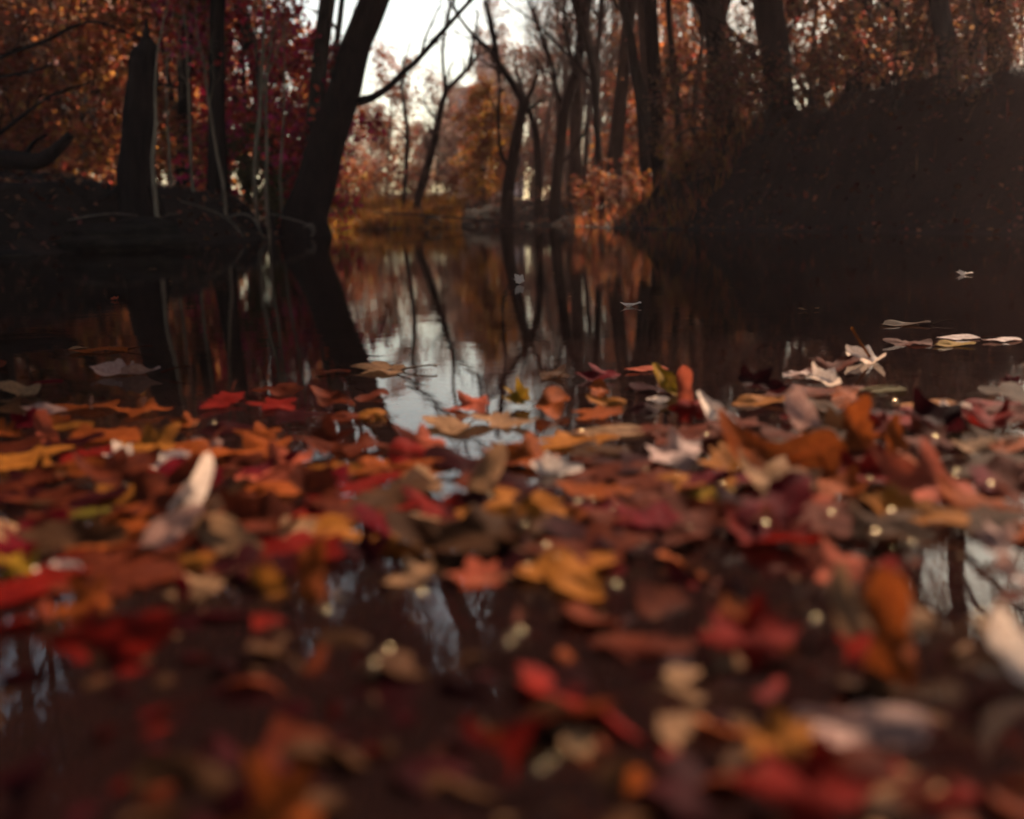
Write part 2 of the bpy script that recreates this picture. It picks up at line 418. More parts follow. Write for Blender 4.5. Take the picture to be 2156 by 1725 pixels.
def hand_tree(name, label, path, Y, bark=M_bark, extra=(), sp=None, leaf=None, per=0, size=.12, spread=.12, seed=1, top=4.0, fl=1.5, cat='tree', group=None, ground_it=True):
    rr = random.Random(seed); sk = Sk()
    pts, rad = px_path(path, Y)
    pts, rad = smooth_path(pts, rad)
    # the tree goes on above the frame
    if top:
        d = pts[-1]-pts[-4]; d /= np.linalg.norm(d); p = pts[-1]; r = rad[-1]
        for j in range(6):
            d = d*.85+np.array([rr.gauss(0, .08), rr.gauss(0, .08), .15]); d /= np.linalg.norm(d)
            p = p+d*top/6; pts.append(p); rad.append(r*(1-.8*(j+1)/6))
    if ground_it:
        g = hz(pts[0][0], pts[0][1]); 
        foot = pts[0].copy(); foot[2] = g
        if pts[0][2] > g+.05: pts = [foot]+pts; rad = [rad[0]*1.15]+rad
        pts, rad = flare(pts, rad, fl=fl)
        base = (foot[0], foot[1], g)
    else: base = tuple(pts[0])
    sk.tube(pts, rad, 0)
    for ex in extra:
        e_pts, e_rad = px_path(ex, Y); e_pts, e_rad = smooth_path(e_pts, e_rad)
        sk.tube(e_pts, e_rad, 1)
        keep = list(sk.tips); sprout(sk, e_pts, e_rad, 2, 3, rr, 7, .25, .98, .3, 40, .25, .12, .5, 5); sk.tips = keep
    if sp:
        sprout(sk, pts, rad, 1, 3, rr, **sp)
    return build_tree(name, sk, base, bark, leaf, per, size, spread, np.random.default_rng(seed), label, cat, group)

SPB = dict(n=9, t0=.35, t1=.98, L=.35, ang=42, up=.3)
# the big leaning tree
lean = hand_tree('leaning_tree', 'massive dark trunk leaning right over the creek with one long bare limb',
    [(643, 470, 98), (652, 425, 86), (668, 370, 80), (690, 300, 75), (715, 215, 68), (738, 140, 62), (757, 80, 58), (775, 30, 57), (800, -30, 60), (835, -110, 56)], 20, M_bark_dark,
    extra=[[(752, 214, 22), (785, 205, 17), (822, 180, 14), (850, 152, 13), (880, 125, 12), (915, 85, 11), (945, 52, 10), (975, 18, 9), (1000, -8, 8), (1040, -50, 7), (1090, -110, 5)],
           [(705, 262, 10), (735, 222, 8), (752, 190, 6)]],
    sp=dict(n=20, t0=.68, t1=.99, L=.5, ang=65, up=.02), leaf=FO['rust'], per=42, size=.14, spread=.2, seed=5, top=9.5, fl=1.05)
# dead snag on the left bank
def snag():
    path = [(288, 388, 74), (286, 340, 70), (290, 290, 65), (295, 230, 61), (299, 170, 59), (302, 135, 57), (306, 112, 50), (310, 95, 34), (309, 78, 15), (308, 60, 9), (308, 36, 3)]
    r = hand_tree('dead_tree', 'broken dead tree trunk with a jagged pointed top on the left bank', path, 14, M_bark_dark, seed=3, top=0, fl=2.1)
    sk = Sk()
    for ex in ([(262, 395, 30), (235, 412, 18), (205, 425, 8)], [(318, 392, 26), (335, 430, 18), (345, 455, 8)], [(322, 180, 8), (345, 178, 5), (380, 186, 3)]):
        a, b = px_path(ex, 13.9); a, b = smooth_path(a, b); sk.tube(a, b, 1)
    b0 = np.array(r.location)
    for k, t in enumerate(sk.t):
        v, f = tube_geo([t], sides); nm = 'root' if k < 2 else 'branch'; link(nm, np_mesh(nm, v-b0, f, M_bark_dark, smooth=True), r)
snag()
hand_tree('sapling', 'thin pale barkless stem growing against the dead trunk', [(325, 395, 9), (322, 330, 10), (328, 260, 7), (326, 190, 5), (330, 120, 4)], 13.6, M_bark_pale, seed=8, top=1, fl=1.2, cat='sapling')  # pale stem stands in for sunlight along the dead trunk's right edge
# trunk behind the leaning tree and the other named trunks
def tr(label, path, Y, seed, bark=M_bark, sp=SPB, top=6, leaf=None, per=0, name='tree', fl=1.5, cat='tree', extra=(), size=.1, spread=.12, group=None):
    return hand_tree(name, label, path, Y, bark, extra, sp, leaf, per, size, spread, seed, top, fl, cat, group)
tr('straight grey trunk rising close behind the leaning tree', [(652, 400, 38), (657, 300, 36), (668, 180, 33), (680, 80, 32), (692, -20, 31)], 23, 21, M_bark, leaf=FO['brown'], per=5, extra=[[(690, 200, 8), (715, 110, 6), (745, 30, 5), (770, -30, 4)]])
tr('slim light brown trunk hugging the left edge of the leaning tree', [(672, 360, 14), (690, 240, 14), (705, 120, 13), (716, 40, 12), (722, -20, 11)], 24, 22, M_bark_grey, leaf=FO['brown'], per=3)
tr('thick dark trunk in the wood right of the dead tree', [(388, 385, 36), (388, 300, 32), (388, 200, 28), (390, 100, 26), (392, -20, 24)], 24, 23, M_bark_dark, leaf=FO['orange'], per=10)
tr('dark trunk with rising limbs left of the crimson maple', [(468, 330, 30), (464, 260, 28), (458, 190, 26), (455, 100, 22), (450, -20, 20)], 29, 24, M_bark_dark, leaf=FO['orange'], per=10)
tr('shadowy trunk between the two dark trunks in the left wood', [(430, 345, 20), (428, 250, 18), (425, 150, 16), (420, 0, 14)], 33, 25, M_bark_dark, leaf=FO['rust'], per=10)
for i, (lb, path, Y) in enumerate([
    ('leaning pale sapling crossing in front of the dark trunks', [(470, 385, 7), (458, 330, 6), (446, 260, 5), (436, 190, 4), (428, 130, 3)], 18),
    ('twin stemmed pale sapling beside the leaning sapling', [(402, 352, 6), (400, 290, 6), (398, 230, 5), (396, 170, 4)], 17.5),
    ('forked tan sapling in front of the crimson maple', [(535, 375, 7), (540, 300, 9), (548, 220, 8), (552, 130, 6), (556, 40, 4)], 19),
    ('thin tan sapling nearest the leaning tree', [(560, 400, 6), (562, 320, 6), (560, 240, 5), (562, 160, 4)], 18.5),
    ('wispy brown sapling at the foot of the crimson maple', [(590, 380, 5), (594, 300, 5), (598, 220, 4), (600, 140, 3)], 21),
    ('short crooked sapling left of the dark paired trunks', [(358, 372, 6), (356, 310, 5), (352, 250, 4)], 17)]):
    tr(lb, path, Y, 40+i, M_bark_pale, dict(n=5, t0=.5, t1=.95, L=.3, ang=35, up=.3), 1.5, name='sapling', cat='sapling', fl=1.2)
# trunks at the far shore, centre
tr('dark forked tree at the far shore spreading into two limbs', [(1068, 445, 28), (1070, 400, 26), (1078, 345, 25), (1090, 280, 22), (1100, 230, 21), (1097, 205, 18), (1075, 170, 15), (1050, 135, 13), (1030, 105, 11), (1000, 78, 8), (975, 48, 6), (950, 10, 5)], 32.6, 51, M_bark_dark, dict(n=7, t0=.4, t1=.98, L=.18, ang=40, up=.3), 1.5,
   extra=[[(1100, 228, 14), (1112, 205, 10), (1124, 180, 9), (1131, 145, 6), (1133, 125, 4)], [(1072, 352, 11), (1055, 325, 10), (1050, 285, 9), (1050, 230, 8), (1052, 170, 7), (1040, 100, 7), (1030, 50, 6), (1018, 0, 5)], [(1050, 135, 8), (1045, 95, 8), (1036, 50, 7), (1022, -10, 6)]])
tr('straight slim trunk between the forked tree and its thicker neighbour', [(1133, 435, 17), (1133, 370, 16), (1130, 300, 15), (1120, 250, 13), (1105, 210, 9), (1092, 170, 6)], 33.2, 52, M_bark_dark, dict(n=5, t0=.5, t1=.95, L=.25, ang=40, up=.3), 1.0)
tr('tall sinuous dark trunk right of the forked tree', [(1168, 435, 25), (1174, 370, 23), (1180, 300, 22), (1188, 240, 22), (1200, 190, 20), (1214, 140, 19), (1222, 80, 17), (1220, 30, 16), (1214, -30, 15)], 31.8, 53, M_bark_dark, SPB, 6,
   extra=[[(1182, 345, 7), (1205, 320, 7), (1225, 290, 6), (1240, 260, 5)], [(1190, 235, 10), (1175, 200, 9), (1165, 150, 8), (1150, 100, 7), (1130, 50, 6), (1110, 0, 5)]])
tr('small bare tree left of the hazy building reaching into the sky gap', [(878, 425, 18), (892, 380, 18), (905, 330, 16), (918, 280, 15), (930, 220, 13), (938, 190, 10), (934, 150, 7), (932, 100, 6), (940, 50, 5), (946, 10, 4), (950, -30, 3)], 33.5, 54, M_bark, dict(n=8, t0=.3, t1=.9, L=.12, ang=35, up=.4), 0,
   extra=[[(938, 192, 12), (958, 172, 10), (980, 150, 10), (998, 130, 7), (1008, 105, 5), (1006, 80, 4)], [(985, 148, 7), (992, 110, 6), (1003, 60, 5), (1005, 20, 4)]])
tr('slim tree with upright twigs standing against the sky gap', [(850, 430, 10), (855, 350, 10), (858, 280, 9), (852, 230, 8), (846, 180, 6), (850, 140, 5)], 34, 55, M_bark, dict(n=8, t0=.3, t1=.98, L=.2, ang=35, up=.5), .8)
tr('thin dark tree curving up right of the sinuous trunk', [(1268, 400, 14), (1262, 330, 14), (1255, 250, 14), (1252, 180, 13), (1240, 110, 12), (1225, 60, 10), (1205, 0, 9)], 27, 56, M_bark, SPB, 5, leaf=FO['brown'], per=1)
tr('trunk veering left behind the straight right bank trunk', [(1360, 380, 28), (1358, 300, 26), (1350, 220, 25), (1338, 150, 22), (1330, 90, 18), (1318, 40, 14), (1305, -20, 12)], 25, 57, M_bark, SPB, 5, leaf=FO['brown'], per=1)
# trunks on the right bank
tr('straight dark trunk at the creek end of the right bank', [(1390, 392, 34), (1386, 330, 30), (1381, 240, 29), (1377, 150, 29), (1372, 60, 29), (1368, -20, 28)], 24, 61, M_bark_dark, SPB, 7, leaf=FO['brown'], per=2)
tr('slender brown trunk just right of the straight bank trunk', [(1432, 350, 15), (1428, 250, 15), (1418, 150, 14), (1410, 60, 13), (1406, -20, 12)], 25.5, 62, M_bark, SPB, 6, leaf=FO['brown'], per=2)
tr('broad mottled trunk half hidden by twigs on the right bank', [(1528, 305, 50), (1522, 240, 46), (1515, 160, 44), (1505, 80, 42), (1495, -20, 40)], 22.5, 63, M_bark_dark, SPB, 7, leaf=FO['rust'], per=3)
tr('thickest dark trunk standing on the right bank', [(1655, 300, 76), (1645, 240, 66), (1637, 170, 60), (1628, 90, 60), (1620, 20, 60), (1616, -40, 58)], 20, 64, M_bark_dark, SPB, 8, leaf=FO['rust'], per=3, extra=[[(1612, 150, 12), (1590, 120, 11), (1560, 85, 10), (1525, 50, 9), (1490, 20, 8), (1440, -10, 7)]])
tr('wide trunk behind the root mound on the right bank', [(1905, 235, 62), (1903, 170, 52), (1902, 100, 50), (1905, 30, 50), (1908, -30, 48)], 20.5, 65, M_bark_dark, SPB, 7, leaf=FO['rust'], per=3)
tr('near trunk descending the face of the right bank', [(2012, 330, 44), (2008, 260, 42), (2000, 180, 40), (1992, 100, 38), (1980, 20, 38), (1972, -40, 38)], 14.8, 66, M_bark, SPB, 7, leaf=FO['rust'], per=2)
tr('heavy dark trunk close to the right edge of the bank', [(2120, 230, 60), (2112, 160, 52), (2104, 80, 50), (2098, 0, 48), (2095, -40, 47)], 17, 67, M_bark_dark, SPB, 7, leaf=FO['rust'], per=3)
tr('slim dark stem rising behind the root mound', [(1790, 250, 18), (1800, 190, 16), (1812, 110, 15), (1818, 30, 14), (1822, -30, 12)], 22.5, 68, M_bark, SPB, 6, leaf=FO['rust'], per=3)
tr('dead pole leaning left across the right bank trunks', [(1975, 190, 20), (1940, 130, 18), (1900, 60, 17), (1860, -10, 16)], 17, 69, M_bark_dark, dict(n=5, t0=.4, t1=.9, L=.2, ang=40, up=.2), 1, fl=1.1)
tr('dead pole leaning right near the edge of the wood', [(1990, 200, 18), (2025, 140, 15), (2055, 80, 13), (2085, 10, 12)], 18, 70, M_bark_dark, dict(n=5, t0=.4, t1=.9, L=.2, ang=40, up=.2), 1, fl=1.1)
tr('thin leaning tree slanting right above the bank slope', [(1700, 270, 14), (1735, 190, 13), (1765, 110, 12), (1790, 40, 11), (1810, -20, 10)], 21.5, 71, M_bark, SPB, 4, leaf=FO['rust'], per=3)
tr('crooked young tree leaning left over the bank slope', [(1745, 265, 14), (1700, 200, 12), (1668, 140, 10), (1645, 60, 9), (1640, -20, 8)], 21, 72, M_bark, SPB, 3, leaf=FO['rust'], per=3)
tr('young branching tree left of the broad mottled trunk', [(1470, 310, 11), (1462, 240, 10), (1470, 160, 9), (1478, 80, 8), (1470, 0, 7)], 26, 73, M_bark, SPB, 4, leaf=FO['brown'], per=3)

# arching bare limb at the upper left, fallen log, boulder
tr('unseen trunk with a long arching limb at the upper left', [(-60, 330, 40), (-70, 200, 36), (-75, 100, 34), (-70, 0, 30)], 15, 80, M_bark_dark, SPB, 5, leaf=FO['rust'], per=5,
   extra=[[(-70, 140, 14), (-20, 128, 11), (40, 105, 9), (100, 85, 8), (150, 58, 7), (200, 46, 6), (250, 62, 5), (300, 85, 4)], [(-70, 175, 10), (10, 160, 7), (70, 150, 6), (110, 135, 4)], [(-65, 330, 10), (40, 250, 8), (110, 200, 6), (190, 175, 4)]])['label'] = 'tree at the upper left whose long limb arches towards the dead trunk'
def log():
    sk = Sk(); a, b = px_path([(-120, 322, 42), (-40, 330, 44), (40, 338, 38), (90, 336, 32), (150, 284, 17)], 13); 
    a, b = smooth_path(a, b); sk.tube(a, b, 0)
    v, f = tube_geo(sk.t, sides); c = a[len(a)//2]
    r = empty('fallen_log', c, 'dark fallen log with an upturned end on the left bank', 'log')
    link('trunk', np_mesh('trunk', v-np.array(c), f, M_bark_dark, smooth=True), r)
    sk = Sk(); a, b = px_path([(95, 336, 24), (120, 310, 18), (146, 282, 13)], 13); a, b = smooth_path(a, b); sk.tube(a, b, 1)
    a, b = px_path([(50, 338, 12), (70, 300, 8), (100, 285, 4)], 13); sk.tube(*smooth_path(a, b), 1)
    for t in sk.t:
        v, f = tube_geo([t], sides); link('branch', np_mesh('branch', v-np.array(c), f, M_bark_dark, smooth=True), r)
log()
def blob(name, cx, cy, cz, sx, sy, sz, mat, seed, label=None, cat=None, rz=0, group=None, layers=0, nu=40, nv=22, parent=None):
    rs = np.random.default_rng(seed); ph = rs.random(8)*6
    u = np.linspace(0, 2*math.pi, nu, endpoint=False); v = np.linspace(-math.pi/2, math.pi/2, nv)
    U, Vv = np.meshgrid(u, v)
    x = np.cos(Vv)*np.cos(U); y = np.cos(Vv)*np.sin(U); z = np.sin(Vv)
    r = 1+.10*np.sin(3*x+2*y+ph[0])+.08*np.sin(5*y-3*z+ph[1])+.05*np.sin(9*x+7*z+ph[2])+.03*np.sin(17*y+11*x+ph[3])
    if layers: r = r+.05*np.sign(np.sin(z*layers+.8*x+ph[4]))*np.cos(Vv)
    pts = np.stack([x*r*sx, y*r*sy, z*r*sz], -1).reshape(-1, 3)
    idx = np.arange(nu*nv).reshape(nv, nu)
    f = np.stack([idx[:-1].ravel(), np.roll(idx, -1, 1)[:-1].ravel(), np.roll(idx, -1, 1)[1:].ravel(), idx[1:].ravel()], 1)
    o = link(name, np_mesh(name, pts, f, mat, smooth=True), parent, (cx, cy, cz)); o.rotation_euler.z = rz
    return tag(o, label, cat, group) if label else o
c = P(235, 520, 13.0)
blob('boulder', c.x, c.y+.35, -.02, .92, .75, .40, M_rock, 4, 'low rounded boulder with layered ledges at the left water edge', 'rock', layers=13)
c = P(40, 540, 11.5)
blob('boulder', c.x-.3, c.y, -.03, .45, .4, .10, M_rock, 9, 'small flat stone left of the rounded boulder, awash', 'rock')
# pale stones and driftwood along the far shore
for i, (px, py, wpx, lb) in enumerate([(838, 474, 34, 'long pale stone beside the shore grass'), (868, 473, 18, 'small pale stone between two long ones'), (893, 473, 26, 'pale stone leaning on the curved root'),
        (812, 472, 12, 'narrow upright stone at the left end of the pale stones'), (915, 470, 20, 'rounded grey stone right of the curved root'), (1075, 468, 18, 'white stone below the forked tree'), (1110, 476, 22, 'flat stone below the slim trunk'), (980, 476, 24, 'brown flat stone in the middle of the far shore'), (1010, 478, 16, 'little dark stone next to the brown flat stone')]):
    p = W(px, py+1, 0); w = wpx*p.y/F/2
    blob('stone', p.x, p.y, .02, w, w*.7, w*.42, M_stone if i in (0, 1, 2, 3, 5) else M_rock, 30+i, lb, 'stone', rz=i, group='stones along the far shore', nu=16, nv=9)
def stick(label, path, Y, mat=M_root, name='root', cat='root', group=None):
    a, b = px_path(path, Y); a, b = smooth_path(a, b); c = np.array(a[0]); v, f = tube_geo([(a, b, 1)], sides)
    o = link(name, np_mesh(name, v-c, f, mat, smooth=True), None, tuple(c)); return tag(o, label, cat, group)
G = 'exposed roots on the left bank'
stick('thin pale root lying along the bank above the boulder', [(140, 464, 3), (190, 455, 4), (240, 450, 3), (290, 454, 2)], 13.4, group=G)
stick('arched root dipping into the water beside the leaning tree', [(480, 460, 4), (510, 450, 5), (535, 462, 5), (548, 488, 4), (560, 505, 3)], 16.5, group=G)
stick('long root slanting down the bank left of the arched root', [(380, 424, 4), (430, 438, 4), (470, 456, 5), (500, 482, 4), (512, 500, 3)], 16.4, group=G)
stick('pale straight root reaching from the leaning tree to the water', [(565, 450, 4), (600, 458, 5), (640, 470, 4), (660, 490, 4)], 18.2, group=G)
stick('dark root curving under the dead tree', [(320, 478, 4), (330, 462, 5), (350, 452, 5), (375, 450, 3)], 14.2, group=G)
stick('gnarled white root tip at the foot of the leaning tree', [(640, 478, 4), (655, 474, 9), (662, 486, 8), (655, 498, 5)], 18.4, group=G)
stick('curved pale root looping by the far shore stones', [(905, 474, 5), (893, 466, 6), (908, 458, 6), (925, 463, 5), (930, 474, 5)], 31, name='driftwood', cat='driftwood')
stick('long dead branch lying across the far shore', [(790, 448, 4), (870, 452, 5), (950, 458, 5), (1030, 463, 4), (1090, 470, 3)], 31.3, M_bark, 'driftwood', 'driftwood')
stick('arching dead root on the root mound of the right bank', [(1810, 240, 8), (1835, 212, 10), (1875, 202, 11), (1910, 212, 9), (1935, 240, 6)], 17.6, M_bark_dark, 'root', 'root')
stick('bare arching twig above the right bank slope', [(1600, 300, 6), (1640, 240, 6), (1690, 225, 5), (1740, 250, 4), (1770, 290, 3)], 19.0, M_bark, 'dead_branch', 'branch')
stick('bent dead branch over the lit grass of the right bank', [(1420, 300, 4), (1450, 272, 5), (1490, 275, 5), (1520, 300, 4)], 21.0, M_bark, 'dead_branch', 'branch')

# ------------------------------------------------------------------ buildings behind the wood
def building(label, x0, x1, ytop, Y, depth, cols, rows, mat, roofmat, winmat):
    a = P(x0, ytop, Y); b = P(x1, ytop, Y); w = b.x-a.x; h = max(a.z, b.z)+.5; cx = (a.x+b.x)/2; g = hz(cx, Y)-.5
    root = empty('building', (cx, Y, g), label, 'building')
    H = h-g
    def box(name, x, y, z, sx, sy, sz, m, par):
        v = [(x+i*sx/2, y+j*sy/2, z+k*sz/2) for i in (-1, 1) for j in (-1, 1) for k in (-1, 1)]
        f = [(0, 1, 3, 2), (4, 6, 7, 5), (0, 4, 5, 1), (2, 3, 7, 6), (0, 2, 6, 4), (1, 5, 7, 3)]
        return mesh_obj(name, v, f, m, par, smooth=False)
    box('wall', 0, depth/2, H/2, w, depth, H, mat, root)
    box('roof', 0, depth/2, H+.2, w+.6, depth+.6, .4, roofmat, root)
    sh = (H-1)/rows
    proto = None
    for r_ in range(rows):
        for c_ in range(cols):
            x = -w/2+w*(c_+.5)/cols; z = 1+sh*(r_+.5)
            if proto is None:
                proto = box('window', 0, 0, 0, w/cols*.5, .08, sh*.55, winmat, root); o = proto
                box('sill', 0, -.06, -sh*.3, w/cols*.6, .12, .1, roofmat, proto)
            else:
                o = proto.copy(); COL.objects.link(o); o.parent = root
                for g_ in proto.children:
                    q = g_.copy(); COL.objects.link(q); q.parent = o
            o.location = (x, -.03, z)
    return root
M_wall = surf_mat('hazy_wall', [(.3, (.20, .18, .18)), (.7, (.27, .24, .24))], .6, .9, .2)
M_roofb = surf_mat('building_roof', [(.3, (.12, .10, .10)), (.7, (.15, .13, .13))], 1, .9, .2)
M_win = surf_mat('window_glass', [(.3, (.12, .16, .19)), (.7, (.2, .26, .29))], .5, .2, .05, None, None, .6)
building('grey building with a straight left wall behind the centre trees', 942, 1100, 205, 95, 14, 4, 4, M_wall, M_roofb, M_win)
building('taller grey block rising behind the forked tree', 1003, 1056, 112, 112, 12, 3, 7, M_wall, M_roofb, M_win)
building('long flat roofed building seen through the right hand trunks', 1335, 1510, 222, 110, 14, 6, 3, M_wall, M_roofb, M_win)

# ------------------------------------------------------------------ the wood behind: prototypes and copies
def proto_tree(kind, seed):
    rr = random.Random(seed); sk = Sk(); rs = np.random.default_rng(seed)
    def trunk(h, r, lean=.05, n=9):
        p = np.array([0., 0, -.4]); d = np.array([rr.gauss(0, lean), rr.gauss(0, lean), 1.]); pts = [p]; rad = [r*1.35]
        for j in range(n):
            d = d+np.array([rr.gauss(0, .05), rr.gauss(0, .05), 0]); d /= np.linalg.norm(d)
            p = p+d*(h+.4)/n; pts.append(p); rad.append(r*(1-.85*(j+1)/n))
        sk.tube(pts, rad, 0); return pts, rad
    if kind == 'under':      # leafy understorey tree, leaves from low down
        a = trunk(6.5, .07, .1); sprout(sk, *a, 1, 2, rr, 16, .06, .98, .34, 62, .12); return sk, dict(per=17, size=.16, spread=.19)
    if kind == 'tall':
        a = trunk(15, .17, .04); sprout(sk, *a, 1, 3, rr, 12, .2, .98, .30, 50, .25); return sk, dict(per=7, size=.17, spread=.22)
    if kind == 'canopy':  # high crown for the trees added against reflected sky
        a = trunk(19, .2, .02); sprout(sk, *a, 1, 3, rr, 22, .52, .98, .30, 68, .12); return sk, dict(per=10, size=.22, spread=.3)
    if kind == 'bare':
        a = trunk(12, .10, .07); sprout(sk, *a, 1, 3, rr, 11, .2, .98, .36, 38, .4); return sk, dict(per=1, size=.11, spread=.12)
    if kind == 'young':
        a = trunk(5.5, .05, .03); sprout(sk, *a, 1, 2, rr, 18, .1, .98, .33, 70, .02); return sk, dict(per=16, size=.16, spread=.15)
    if kind == 'shrub':
        for k in range(5):
            p = np.array([rr.gauss(0, .12), rr.gauss(0, .12), -.1]); d = np.array([rr.gauss(0, .45), rr.gauss(0, .45), 1.])
            pts = [p+d/np.linalg.norm(d)*t*(1.2+.6*rr.random()) for t in (0, .33, .66, 1)]
            sk.tube(pts, [.015, .012, .008, .004], 0); sprout(sk, pts, [.015, .012, .008, .004], 1, 2, rr, 5, .2, .98, .5, 50, .2)
        return sk, dict(per=12, size=.09, spread=.07)
protos = {}
def get_proto(kind, colour, variant, bark):
    key = (kind, colour, variant)
    if key not in protos:
        sk, kw = proto_tree(kind, 100+variant*7+hash_(kind))
        nm = {'canopy': 'canopy_tree', 'under': 'understorey_tree', 'tall': 'tall_tree', 'bare': 'bare_tree', 'young': 'young_tree', 'shrub': 'shrub'}[kind]
        r = build_tree(nm, sk, (0, 0, 0), bark, FO[colour], rs=np.random.default_rng(variant+3), **kw)
        protos[key] = [r, False]
    return protos[key]
def hash_(s): return sum(ord(c) for c in s) % 50
def place(kind, colour, x, y, label, group, sc=1., variant=None, bark=M_bark, dz=0):
    variant = rnd.randrange(3) if variant is None else variant
    pr = get_proto(kind, colour, variant, bark)
    loc = (x, y, hz(x, y)+dz)
    if not pr[1]:
        o = pr[0]; o.location = loc; o.scale = (sc,)*3; o.rotation_euler.z = rnd.random()*6; pr[1] = True
    else: o = copy_tree(pr[0], loc, rnd.random()*6.28, sc, (rnd.gauss(0, .04), rnd.gauss(0, .04)))
    return tag(o, label, 'shrub' if kind == 'shrub' else 'tree', group)
def xa(px, Y): return (px-1078)/F*Y
MARKS = [(30, 'fallen log'), (295, 'dead tree'), (390, 'thick dark trunk'), (462, 'trunk with rising limbs'), (550, 'forked tan sapling'), (660, 'leaning tree'), (770, 'shore grass'), (850, 'slim twiggy tree'), (900, 'small bare tree of the sky gap'),
         (1020, 'golden young tree'), (1080, 'forked tree'), (1133, 'straight slim trunk'), (1185, 'sinuous trunk'), (1258, 'thin curving tree'), (1350, 'trunk veering left'), (1385, 'straight bank trunk'), (1450, 'slender brown trunk'), (1515, 'broad mottled trunk'),
         (1640, 'thickest bank trunk'), (1740, 'crossed leaning trees'), (1870, 'root mound'), (1990, 'near bank trunk'), (2105, 'heavy edge trunk')]
used_lb = {}
def near_mark(px, Y):
    m = min(MARKS, key=lambda k: abs(k[0]-px)); d = px-m[0]
    far_ = 'close ' if Y < 32 else ('farther ' if Y < 45 else 'far ')
    return (far_+'behind the ' if abs(d) < 14 else far_+('right of the ' if d > 0 else 'left of the '))+m[1]
CN = {'orange': 'orange leaved', 'rust': 'rust brown', 'brown': 'dull brown', 'crimson': 'crimson leaved', 'yellow': 'golden yellow', 'grey': 'mauve grey', 'olive': 'olive green'}
def scatter_zone(kind, colours, px0, px1, Y0, Y1, n, zone, sc=(.8, 1.2), mindist=.8, bark=M_bark, smin=1.0):
    pts = []; tries = 0
    while len(pts) < n and tries < n*30:
        tries += 1
        Y = Y0+(Y1-Y0)*rnd.random()**.8; px = px0+(px1-px0)*rnd.random(); x = xa(px, Y)
        if float(sdist(np.array([x]), np.array([Y]))[0]) < smin: continue
        if any((x-a)**2+(Y-b)**2 < mindist**2 for a, b in pts): continue
        pts.append((x, Y)); c = rnd.choice(colours)
        kn = {'under': 'leafy understorey tree', 'tall': 'tall tree', 'bare': 'leafless slender tree', 'young': 'young tree', 'shrub': 'low shrub'}[kind]
        place(kind, c, x, Y, f'{CN[c] if kind != "bare" else "grey brown"} {kn} {near_mark(px, Y)}', f'{kn}s of the wood', sc[0]+(sc[1]-sc[0])*rnd.random(), bark=bark)
# left wood
scatter_zone('under', ['orange', 'orange', 'rust', 'rust', 'orange'], -300, 640, 21, 40, 24, 'in the left wood', (.8, 1.25), 1.3)
scatter_zone('tall', ['rust', 'brown', 'orange'], -500, 610, 27, 60, 16, 'in the left wood', (.8, 1.15), 2)
scatter_zone('bare', ['brown'], -200, 700, 20, 50, 16, 'in the left wood', (.7, 1.1), 1.5, M_bark_grey)
# centre, beyond the far shore
scatter_zone('under', ['grey', 'brown', 'rust'], 700, 930, 38, 60, 10, 'beyond the far shore grass', (.5, .8), 1.5)
scatter_zone('bare', ['grey'], 720, 1100, 40, 70, 10, 'below the sky gap', (.35, .5), 2, M_bark_grey)
scatter_zone('bare', ['grey'], 1120, 1360, 38, 70, 20, 'beyond the far shore', (.7, .95), 2, M_bark_grey)
scatter_zone('under', ['grey', 'brown', 'grey', 'rust'], 930, 1400, 45, 75, 18, 'behind the centre trunks', (.55, .85), 2)
# right wood
scatter_zone('bare', ['brown'], 1150, 1560, 30, 60, 22, 'behind the right bank', (.9, 1.2), 1.5)
scatter_zone('under', ['rust', 'brown', 'orange'], 1180, 1560, 34, 60, 12, 'behind the right bank', (.7, 1.0), 1.5)
scatter_zone('under', ['rust', 'brown', 'orange'], 1560, 2400, 26, 45, 9, 'at the far right of the wood', (.8, 1.2), 1.2)
scatter_zone('bare', ['brown', 'rust'], 1540, 2600, 22, 60, 32, 'at the far right of the wood', (.8, 1.1), 2)
for i, (px_, Y_) in enumerate([(1372, 33), (1215, 35), (1290, 31.5), (1480, 31)]):  # canopy trees added to cover bright sky reflected in the foreground
    place('canopy', ['rust', 'brown'][i % 2], xa(px_, Y_), Y_, f'tall {CN[["rust", "brown"][i % 2]]} canopy tree {near_mark(px_, Y_)}', 'tall canopy trees beyond the far shore', 1+.12*(i % 3), i % 2)
place('canopy', 'rust', -9.5, 9.5, 'tall rust brown tree on the left bank reaching over the creek', None, .95, 0)
place('canopy', 'brown', -8.5, 16.5, 'tall brown tree behind the dead trunk reaching over the creek', None, .9, 1)
for i, (x_, y_) in enumerate([(-6.2, 21.8), (-14.5, 24), (-5.6, 25.5)]):
    place('canopy', ['brown', 'rust', 'rust', 'brown'][i], x_, y_, ['tall dull brown tree behind the leaning tree, its crown above the frame', 'tall rust brown tree between the dead tree and the leaning tree', 'tall rust brown tree by the shore grass, its crown above the creek', 'tall dull brown tree behind the thickest trunk of the right bank'][i], None, .95+.05*i, i % 2, bark=M_bark_dark)
place('canopy', 'rust', 6.1, 18.3, 'slender rust brown tree on the right bank crowning above the frame', None, .62, 1)  # added to darken the reflection at the lower right
place('canopy', 'rust', 10.2, 23.5, 'rust brown tree behind the heavy edge trunk crowning above the frame', None, .78, 1)
